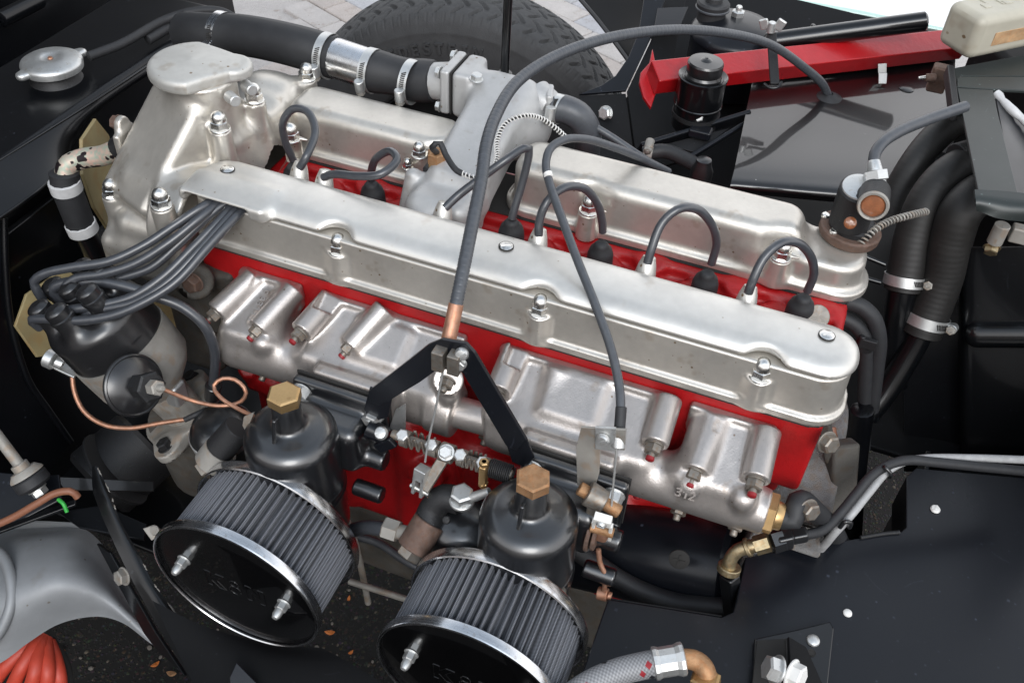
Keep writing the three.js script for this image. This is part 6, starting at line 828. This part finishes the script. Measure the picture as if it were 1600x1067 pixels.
// ---------- front right: flat panel, wires, fittings ----------
{ const t = thing('inner_panel', 'wide flat satin black panel filling the lower right corner', 'panel', [0.3914,0.62,0.1836]);
  part('sheet', poly([[0.189,0.62,0.2736], [0.2432,0.62,0.2613], [0.2958,0.62,0.2496], [0.3049,0.62,0.2398], [0.3055,0.62,0.2275], [0.3037,0.62,0.1739], [0.359,0.62,0.1354], [0.4488,0.62,0.0783], [0.4539,0.62,0.07], [0.4484,0.62,-0.0001], [0.4574,0.62,-0.0175], [0.6106,0.62,-0.0633], [0.6137,0.62,0.2175], [0.1851,0.62,0.3952], [0.1897,0.62,0.3477]], 0.004, 0.0012), M.satin, t);
  part('folded_edge', poly([[0.1888,0.6175,0.2721], [0.2959,0.6175,0.2479], add([0.2959,0.6175,0.2479], [0, -0.03, 0]), add([0.1888,0.6175,0.2721], [0, -0.03, 0])], 0.002, 0.0004), M.black, t);
  part('folded_edge', poly([[0.3051,0.6175,0.2381], [0.3038,0.6175,0.172], add([0.3038,0.6175,0.172], [0, -0.05, 0]), add([0.3051,0.6175,0.2381], [0, -0.05, 0])], 0.002, 0.0004), M.black, t);
  part('folded_edge', poly([[0.449,0.6175,-0.0025], [0.4546,0.6175,0.0678], add([0.4546,0.6175,0.0678], [0, -0.05, 0]), add([0.449,0.6175,-0.0025], [0, -0.05, 0])], 0.002, 0.0004), M.black, t);
  part('edge_wear', tube([[0.4099,0.621,0.1034], [0.4312,0.621,0.0892], [0.4473,0.621,0.0802]], 0.0022), M.worn, t);
  fix('slotted_screw', 'pscrew', () => slotScrew(0.0052, 0.0032), M.ptfe, t, [0.4808,0.6205,0.034], [0, 1, 0], 1.3);
  fix('round_head_screw', 'rivet', null, M.ptfe, t, [0.4085,0.6205,0.198], [0, 1, 0], 0, 1.05);
  const b = thing('corner_bracket', 'folded black corner bracket with two big zinc bolts at the bottom right', 'bracket', [0.3712,0.63,0.2708]);
  part('base_plate', poly([[0.3292,0.6265,0.2641], [0.3614,0.6265,0.2413], [0.393,0.6265,0.2179], [0.3974,0.6265,0.224], [0.4008,0.6265,0.3091], [0.3404,0.6265,0.3341]], 0.005, 0.0012), M.gloss, b);
  part('upright', [poly([[0.3527,0.652,0.2695], [0.3555,0.652,0.2656], [0.3682,0.652,0.3355], [0.3646,0.652,0.337]], 0.004, 0.001), poly([[0.3306,0.632,0.2682], [0.3564,0.632,0.2553], [0.3686,0.632,0.3252], [0.3376,0.632,0.338]], 0.003, 0.0008)], M.gasket, b);
  part('gusset', poly([[0.3552,0.655,0.2682], [0.372,0.642,0.2651], [0.4013,0.632,0.299], [0.3658,0.655,0.3257]], 0.003, 0.0008), M.flat, b);
  fix('bracket_screw', 'rivet', null, M.zinc, b, [0.3805,0.627,0.245], [0, 1, 0], 0, 1.5); part('small_hole', place(lathe([[0, 0.0003], [0.003, 0.0003], [0.0036, 0.0009], [0.0038, -0.001]], 18), [0.3812,0.6268,0.2579]), M.gasket, b);
  fix('bracket_bolt', 'hb', null, M.zinc, b, [0.3499,0.665,0.3113], [-0.85, 0.3, 0.2], 0.2, 1.5); fix('bracket_bolt', 'hb', null, M.ptfe, b, [0.3614,0.66,0.3063], [0.85, 0.3, 0.3], 0.2, 1.5);
}
{ const t = thing('braided_hose', 'grey braided hose with red and black flecks and crimped ferrule at the bottom', 'hose', [0.2466,0.66,0.3432]);
  const g = tube([[0.1844,0.64,0.3982], [0.2002,0.645,0.3767], [0.2202,0.65,0.3583], [0.2371,0.655,0.3483], [0.2499,0.66,0.3425]], 0.0118, { rs: 24, step: 0.004 }); { const uv = g.attributes.uv; for (let i = 0; i < uv.count; i++) uv.setXY(i, uv.getX(i) / 0.0742, uv.getY(i) / 0.06); }
  part('braid', g, M.braid, t, null, true);
  const f0 = [0.2474,0.66,0.3442], f1 = [0.2716,0.665,0.3317], L = len(subv(f1, f0)); part('ferrule', place(lathe([[0.0118, 0], [0.0142, 0.0006], [0.0145, 0.003], [0.0132, 0.006], [0.0132, L - 0.008], [0.0146, L - 0.004], [0.0146, L - 0.001], [0.013, L], [0.008, L]], 12, 0.3), f0, subv(f1, f0)), M.zinc, t);
  part('elbow', tube([[0.2686,0.665,0.3336], [0.2769,0.665,0.3302], [0.2851,0.663,0.3295], [0.2916,0.66,0.3328], [0.296,0.652,0.3381]], 0.0088, { rs: 20 }), M.bronze, t);
  part('union_nut', place(hex(0.024, 0.022, 0.0015), [0.2981,0.64,0.3447], subv([0.2928,0.662,0.3398], [0.298,0.642,0.3458])), M.brass, t);
}
{ const t = thing('oil_union', 'brass elbow union with a gold hexagon feeding a black connector beside the flat panel', 'pipe union', [0.3043,0.63,0.1718]);
  part('elbow', tube([[0.2913,0.6318,0.2075], [0.2887,0.6451,0.2022], [0.2922,0.6563,0.197], [0.3001,0.6628,0.1935], [0.3086,0.6671,0.1907]], 0.0068, { rs: 20 }), M.gold, t);
  part('olive', [cyl([0.2902,0.6323,0.2059], [0.2902,0.639,0.2035], 0.0115, 0.0115), cyl([0.2992,0.6619,0.1941], [0.3022,0.6642,0.1929], 0.0095, 0.0095)], M.gold, t);
  part('hex_nut', place(hex(0.0165, 0.015, 0.0012), [0.3066,0.6657,0.1914], subv([0.3188,0.6728,0.1859], [0.3066,0.6657,0.1914])), M.gold, t);
  solo('sender_connector', [place(hex(0.021, 0.012, 0.001), [0.3199,0.6729,0.1854], subv([0.3334,0.6772,0.1765], [0.3199,0.6729,0.1854])), beam([0.323,0.6739,0.1833], [0.3368,0.6773,0.1752], 0.018, 0.02, 0.003), beam([0.3359,0.6768,0.176], [0.3498,0.6798,0.1683], 0.013, 0.013, 0.003)], M.bake, 'black plastic connector between the gold union and the wires', 'connector');
  solo('support_post', [beam([0.2925,0.6266,0.205], [0.3095,0.5756,0.2143], 0.016, 0.016, 0.003)], M.gloss, 'short black post below the brass elbow at the notch of the flat panel', 'post');
}
{ solo('white_wire', tube([[0.3698,0.575,0.1213], [0.3754,0.6372,0.1369], [0.3783,0.6594,0.1383], [0.3873,0.6744,0.1245], [0.3983,0.6871,0.1005], [0.4094,0.6986,0.0778], [0.4234,0.703,0.0614], [0.4464,0.7015,0.0448], [0.4911,0.6953,0.0198], [0.5577,0.684,-0.0162]], 0.0042), M.wireSleeve, 'white wire running along the back edge of the flat panel', 'wire');
  solo('black_wire', tube([[0.3479,0.6788,0.17], [0.3633,0.6744,0.1545], [0.3748,0.679,0.1343], [0.3852,0.6897,0.1126], [0.3957,0.7006,0.0907], [0.4088,0.7053,0.0742], [0.4273,0.7061,0.0598], [0.4524,0.7029,0.0487], [0.4981,0.6941,0.0275], [0.559,0.6803,-0.0027]], 0.0050), M.rubber, 'black wire clipped beside the white wire along the flat panel', 'wire');
  solo('wire_clip', [tube([[0.38,0.6693,0.1394], [0.3825,0.6801,0.1393], [0.3878,0.6778,0.1369], [0.3891,0.6681,0.1346]], 0.0022), cyl([0.3744,0.6737,0.1295], [0.3785,0.6748,0.1344], 0.004, 0.004)], M.bake, 'lower black clip round the black and white wires', 'wire clip');
  solo('wire_clip', [tube([[0.4055,0.7008,0.077], [0.4055,0.7107,0.083], [0.412,0.7064,0.0851], [0.4142,0.6956,0.0793]], 0.0022)], M.bake, 'upper black clip where the wires turn along the panel', 'wire clip');
}
{ const t = thing('starter_motor', 'blue black cylindrical starter motor below the right manifold', 'starter motor', [0.18, 0.53, 0.15]);
  part('casing', [cyl([0.1096,0.5147,0.15], [0.2968,0.5559,0.15], 0.054, 0.054, 56, 0.006)], M.satin, t);
  fix('casing_screw', 'ssc', () => [lathe([[0, 0], [0.0105, 0], [0.0105, 0.002], [0.008, 0.003], [0, 0.003]], 28), new THREE.BoxGeometry(0.012, 0.002, 0.002).translate(0, 0.003, 0), new THREE.BoxGeometry(0.002, 0.002, 0.012).translate(0, 0.003, 0)], M.gasket, t, [0.2421,0.6163,0.199], [0.05, 0.45, 0.9]);
  solo('lower_hose', tube([[0.1316,0.6,0.215], [0.1614,0.5825,0.215], [0.2019,0.562,0.213], [0.2471,0.5553,0.21], [0.3008,0.5701,0.205]], 0.0105), M.hose, 'black hose running in front of the starter motor', 'hose');
  solo('drain_pipe', tube([[-0.1587,0.4921,0.2], [-0.144,0.4613,0.2], [-0.1356,0.3977,0.2], [-0.1288,0.2932,0.2]], 0.0042), M.dullalu, 'thin grey pipe hanging down between the two air filters', 'pipe');
  solo('cross_pipe', tube([[-0.1631,0.3893,0.17], [-0.1242,0.3944,0.17], [-0.0744,0.3918,0.18], [-0.0215,0.3804,0.18]], 0.0055), M.cable, 'grey pipe passing behind the right air filter', 'pipe');
  solo('cross_rod', cyl([-0.1408,0.368,0.22], [-0.0381,0.38,0.22], 0.0042, 0.0042), M.dullalu, 'thin grey rod crossing low between the air filters', 'rod');
}
// ---------- bottom left ----------
{ const t = thing('headlamp_bowl', 'dull silver back of a headlamp bowl in the bottom left corner', 'headlamp', [-0.4165,0.4573,0.3902]);
  part('shell', patch([[[-0.5742,0.4331,0.3805], [-0.529,0.4429,0.3625], [-0.4837,0.4515,0.3457], [-0.438,0.4538,0.3279], [-0.4137,0.4437,0.3299], [-0.383,0.4329,0.345], [-0.3413,0.4246,0.3685], [-0.2968,0.4147,0.3927]], [[-0.5377,0.4602,0.4064], [-0.49,0.4721,0.3929], [-0.4537,0.4813,0.3786], [-0.4231,0.4766,0.3582], [-0.4006,0.4584,0.3544], [-0.3737,0.4465,0.3646], [-0.3381,0.4325,0.3814], [-0.2931,0.4162,0.3972]], [[-0.481,0.4625,0.4653], [-0.4403,0.4741,0.4471], [-0.4171,0.483,0.4302], [-0.3904,0.4878,0.409], [-0.3688,0.4776,0.3974], [-0.3514,0.4619,0.3928], [-0.3271,0.4443,0.3949], [-0.2887,0.4178,0.4015]], [[-0.4658,0.3968,0.512], [-0.4312,0.4122,0.4848], [-0.4137,0.4242,0.4593], [-0.3925,0.436,0.4329], [-0.371,0.439,0.4153], [-0.3506,0.4366,0.4034], [-0.324,0.4321,0.399], [-0.2872,0.4157,0.4031]]], 0.003, 56, 24), M.bowl, t);
  part('round_rim', tube([[-0.5019,0.4884,0.4024], [-0.4666,0.4932,0.4075], [-0.44,0.4879,0.4257], [-0.4269,0.4749,0.4462], [-0.4282,0.456,0.4686], [-0.4362,0.4428,0.4848]], 0.006), M.bowl, t);
  part('rolled_flange', patch([[[-0.5725,0.4368,0.3805], [-0.4984,0.4519,0.3503], [-0.4342,0.4562,0.3271]], [[-0.5697,0.4484,0.3781], [-0.4958,0.4629,0.3486], [-0.4392,0.4648,0.3289]]], 0.003, 20, 4), M.bowl, t);
  const c = thing('red_coil', 'coil of thick red cable under the headlamp bowl at the bottom left', 'cable coil', [-0.4666,0.3051,0.4442]);
  const P = [[[-0.5254,0.2859,0.4689], [-0.5011,0.315,0.4459], [-0.4826,0.3189,0.421]], [[-0.5072,0.2771,0.4863], [-0.4829,0.3183,0.4584], [-0.4704,0.3291,0.4285], [-0.4719,0.3224,0.4139]], [[-0.4781,0.2804,0.4804], [-0.4611,0.3236,0.4559], [-0.4614,0.3319,0.43], [-0.4662,0.326,0.4156]], [[-0.4521,0.2836,0.4757], [-0.4429,0.3239,0.4538], [-0.4547,0.3299,0.4297], [-0.4636,0.325,0.4157]], [[-0.4347,0.2797,0.4664], [-0.431,0.3186,0.4477], [-0.4466,0.325,0.429], [-0.4606,0.3225,0.4158]], [[-0.4228,0.2707,0.4568], [-0.4236,0.3044,0.4421], [-0.4412,0.3145,0.4261], [-0.4584,0.3167,0.4151]]];
  P.forEach(p => part('coil_turn', tube(p, 0.0086, { rs: 18 }), M.redCoil, c));
  part('coil_end', tube([[-0.4632,0.3102,0.4086], [-0.4487,0.3004,0.4137], [-0.4337,0.2853,0.4239], [-0.4209,0.2565,0.4486]], 0.006), M.gasket, c);
}
{ const t = thing('flap', 'curved black sheet flap with a chipped bright edge between headlamp bowl and air filter', 'flap', [-0.3016,0.506,0.3751]);
  part('sheet', patch([[[-0.4157,0.5494,0.2967], [-0.4016,0.5387,0.3174], [-0.3805,0.5292,0.3345], [-0.3472,0.5169,0.3576], [-0.3104,0.503,0.3811], [-0.267,0.4921,0.4067], [-0.2178,0.4919,0.434], [-0.16,0.4964,0.4684]], [[-0.4127,0.5517,0.2963], [-0.3904,0.544,0.3141], [-0.3645,0.533,0.3326], [-0.3287,0.5204,0.355], [-0.2912,0.5084,0.3793], [-0.2471,0.5017,0.4019], [-0.1962,0.5018,0.4284], [-0.1407,0.505,0.4648]], [[-0.4085,0.5521,0.2959], [-0.3784,0.5401,0.3154], [-0.3577,0.5312,0.3321], [-0.3152,0.516,0.3578], [-0.2826,0.5068,0.3781], [-0.2346,0.4994,0.4], [-0.1827,0.4996,0.4261], [-0.1306,0.5055,0.4609]]], 0.003, 60, 10), M.gloss, t);
  { const cv = new THREE.CatmullRomCurve3([[-0.4085,0.5521,0.2959], [-0.3784,0.5401,0.3154], [-0.3577,0.5312,0.3321], [-0.3152,0.516,0.3578], [-0.2826,0.5068,0.3781], [-0.2346,0.4994,0.4], [-0.1827,0.4996,0.4261], [-0.1306,0.5055,0.4609]].map(V), false, 'centripetal'), r = rng(61), gs = []; let q = 0.005;
    while (q < 0.97) { const w = 0.02 + 0.06 * r() * r(), P = []; for (let i = 0; i <= 8; i++) P.push(cv.getPoint(Math.min(1, q + w * i / 8)).toArray().map(v => v + (r() - 0.5) * 0.0008)); if (!(q > 0.24 && q < 0.42)) gs.push(tube(P, t2 => (0.0004 + 0.0009 * r()) * Math.sin(PI * (0.08 + 0.84 * t2)), { rs: 6, step: 0.002 })); q += w + 0.02 + 0.09 * r() * r(); }
    part('chipped_edge', gs, M.dullalu, t); }
}
{ const t = thing('stay_rod', 'pale grey rod with rubber washers and a nut at the left edge', 'rod', [-0.4585,0.5596,0.3448]);
  const a = [-0.5143,0.625,0.3268], b = [-0.4655,0.5655,0.3412], d = unit(subv(b, a)); part('rod', cyl(a, b, 0.0062, 0.0062), M.dullalu, t);
  part('rubber_bush', [cyl(add(b, d, 0.004), add(b, d, 0.02), 0.0195, 0.0195, 36, 0.003)], M.rubber, t);
  part('cup_washer', [place(lathe([[0, -0.004], [0.014, -0.004], [0.019, 0.002], [0.0195, 0.004], [0, 0.004]], 32, 0.5), b, d), cyl(add(b, d, -0.012), b, 0.0095, 0.0095)], M.dullalu, t);
  fix('rod_nut', 'hb', null, M.zinc, t, add(b, d, 0.022), d, 0.2, 1.2);
  solo('brown_wire', tube([[-0.4795,0.527,0.3996], [-0.4554,0.5391,0.382], [-0.4345,0.553,0.3653], [-0.4165,0.5632,0.3489], [-0.4018,0.5641,0.3415], [-0.3965,0.5565,0.3415]], 0.0042), M.brown, 'brown wire lying over the black bracket above the headlamp bowl', 'wire');
  solo('green_wire', tube([[-0.4163,0.554,0.3508], [-0.4084,0.5524,0.3527], [-0.4031,0.5443,0.3562]], 0.0022), M.green, 'short bright green wire beside the brown wire', 'wire');
  const k = thing('front_bracket', 'flat black chassis brackets above the headlamp bowl', 'bracket', [-0.4461,0.5151,0.3418]);
  part('arm', [poly([[-0.5397,0.5323,0.3415], [-0.4756,0.53,0.322], [-0.4542,0.5327,0.3121], [-0.4372,0.5209,0.3329], [-0.4742,0.5057,0.3754], [-0.5068,0.5009,0.3913]], 0.004, 0.001)], M.satin, k); part('strap', [beam([-0.4887,0.5027,0.3906], [-0.4212,0.519,0.3294], 0.008, 0.004, 0.001), poly([[-0.4838,0.4983,0.2985], [-0.3986,0.4592,0.236], [-0.395,0.4499,0.2441], [-0.4685,0.4872,0.3045]], 0.004, 0.001)], M.gloss, k);
  part('tab', poly([[-0.4496,0.4933,0.3358], [-0.409,0.4791,0.3071], [-0.3455,0.4842,0.3096], [-0.3357,0.4909,0.3288], [-0.4138,0.4742,0.3429]], 0.003, 0.001), M.black, k);
  solo('support_tab', [poly([[-0.331,0.5179,0.3292], [-0.3202,0.5216,0.3217], [-0.307,0.5159,0.323], [-0.3178,0.5085,0.3342]], 0.003, 0.001), place(lathe(discPr(0.006, 0.003, 0.001)), [-0.3156,0.52,0.3261], [0, 0.6, 0.8])], M.dullalu, 'small pale steel tab with a bolt beside the left air filter', 'tab');
  solo('flap_bolt', place(hexBolt(1.2), [-0.332,0.483,0.3721], [-0.3, 0.4, 0.8]), M.dullalu, 'dull hex bolt on the black flap support beside the headlamp bowl', 'bolt');
  solo('flap_support', poly([[-0.3859,0.4857,0.351], [-0.3578,0.4902,0.3517], [-0.2701,0.4548,0.4016], [-0.2218,0.4464,0.4375], [-0.2667,0.4329,0.408], [-0.29,0.4358,0.3983]], 0.004, 0.001), M.gloss, 'black steel strip behind the curved flap', 'bracket');
  solo('under_tray', [patch([[[-0.2656,0.5136,0.3991], [-0.1912,0.5128,0.4038], [-0.1306,0.5036,0.3926], [-0.0802,0.5041,0.375]], [[-0.211,0.5039,0.4342], [-0.1559,0.511,0.4229], [-0.102,0.5066,0.4018], [-0.0414,0.5026,0.378]], [[-0.1528,0.5017,0.4752], [-0.0939,0.5046,0.4523], [-0.0379,0.4977,0.4256], [0.0434,0.4921,0.3891]]], 0.004, 30, 12)], M.flat, 'black curved under tray below the two air filters at the bottom edge', 'tray');
  solo('tray_lug', poly([[-0.1397,0.5265,0.4457], [-0.1387,0.5354,0.4334], [-0.1135,0.5241,0.4392], [-0.0961,0.5141,0.458], [-0.1241,0.5127,0.4689]], 0.003, 0.001), M.satin, 'small grey sheet lug at the bottom edge below the left air filter', 'lug');
}

// ---------- unseen near body side and wall, outside the frame, placed to shade the bay ----------
{ struct('unseen_shade_wall', [place(rbox(16, 2.1, 0.22, 0.01), [0, 0.98, 4.3]), place(rbox(16, 0.06, 0.3, 0.01), [0, 2.062, 4.3])], M.pave2);  // unseen wall behind the camera, placed to darken the low engine parts
  struct('unseen_near_body', [place(rbox(0.9, 0.50, 0.02, 0.006), [0.55, 0.34, 0.62], [0, 1, 0], -0.1), place(rbox(0.5, 0.30, 0.02, 0.006), [-0.1, 0.20, 0.62])], M.flat); }
renderer.render(scene, camera);
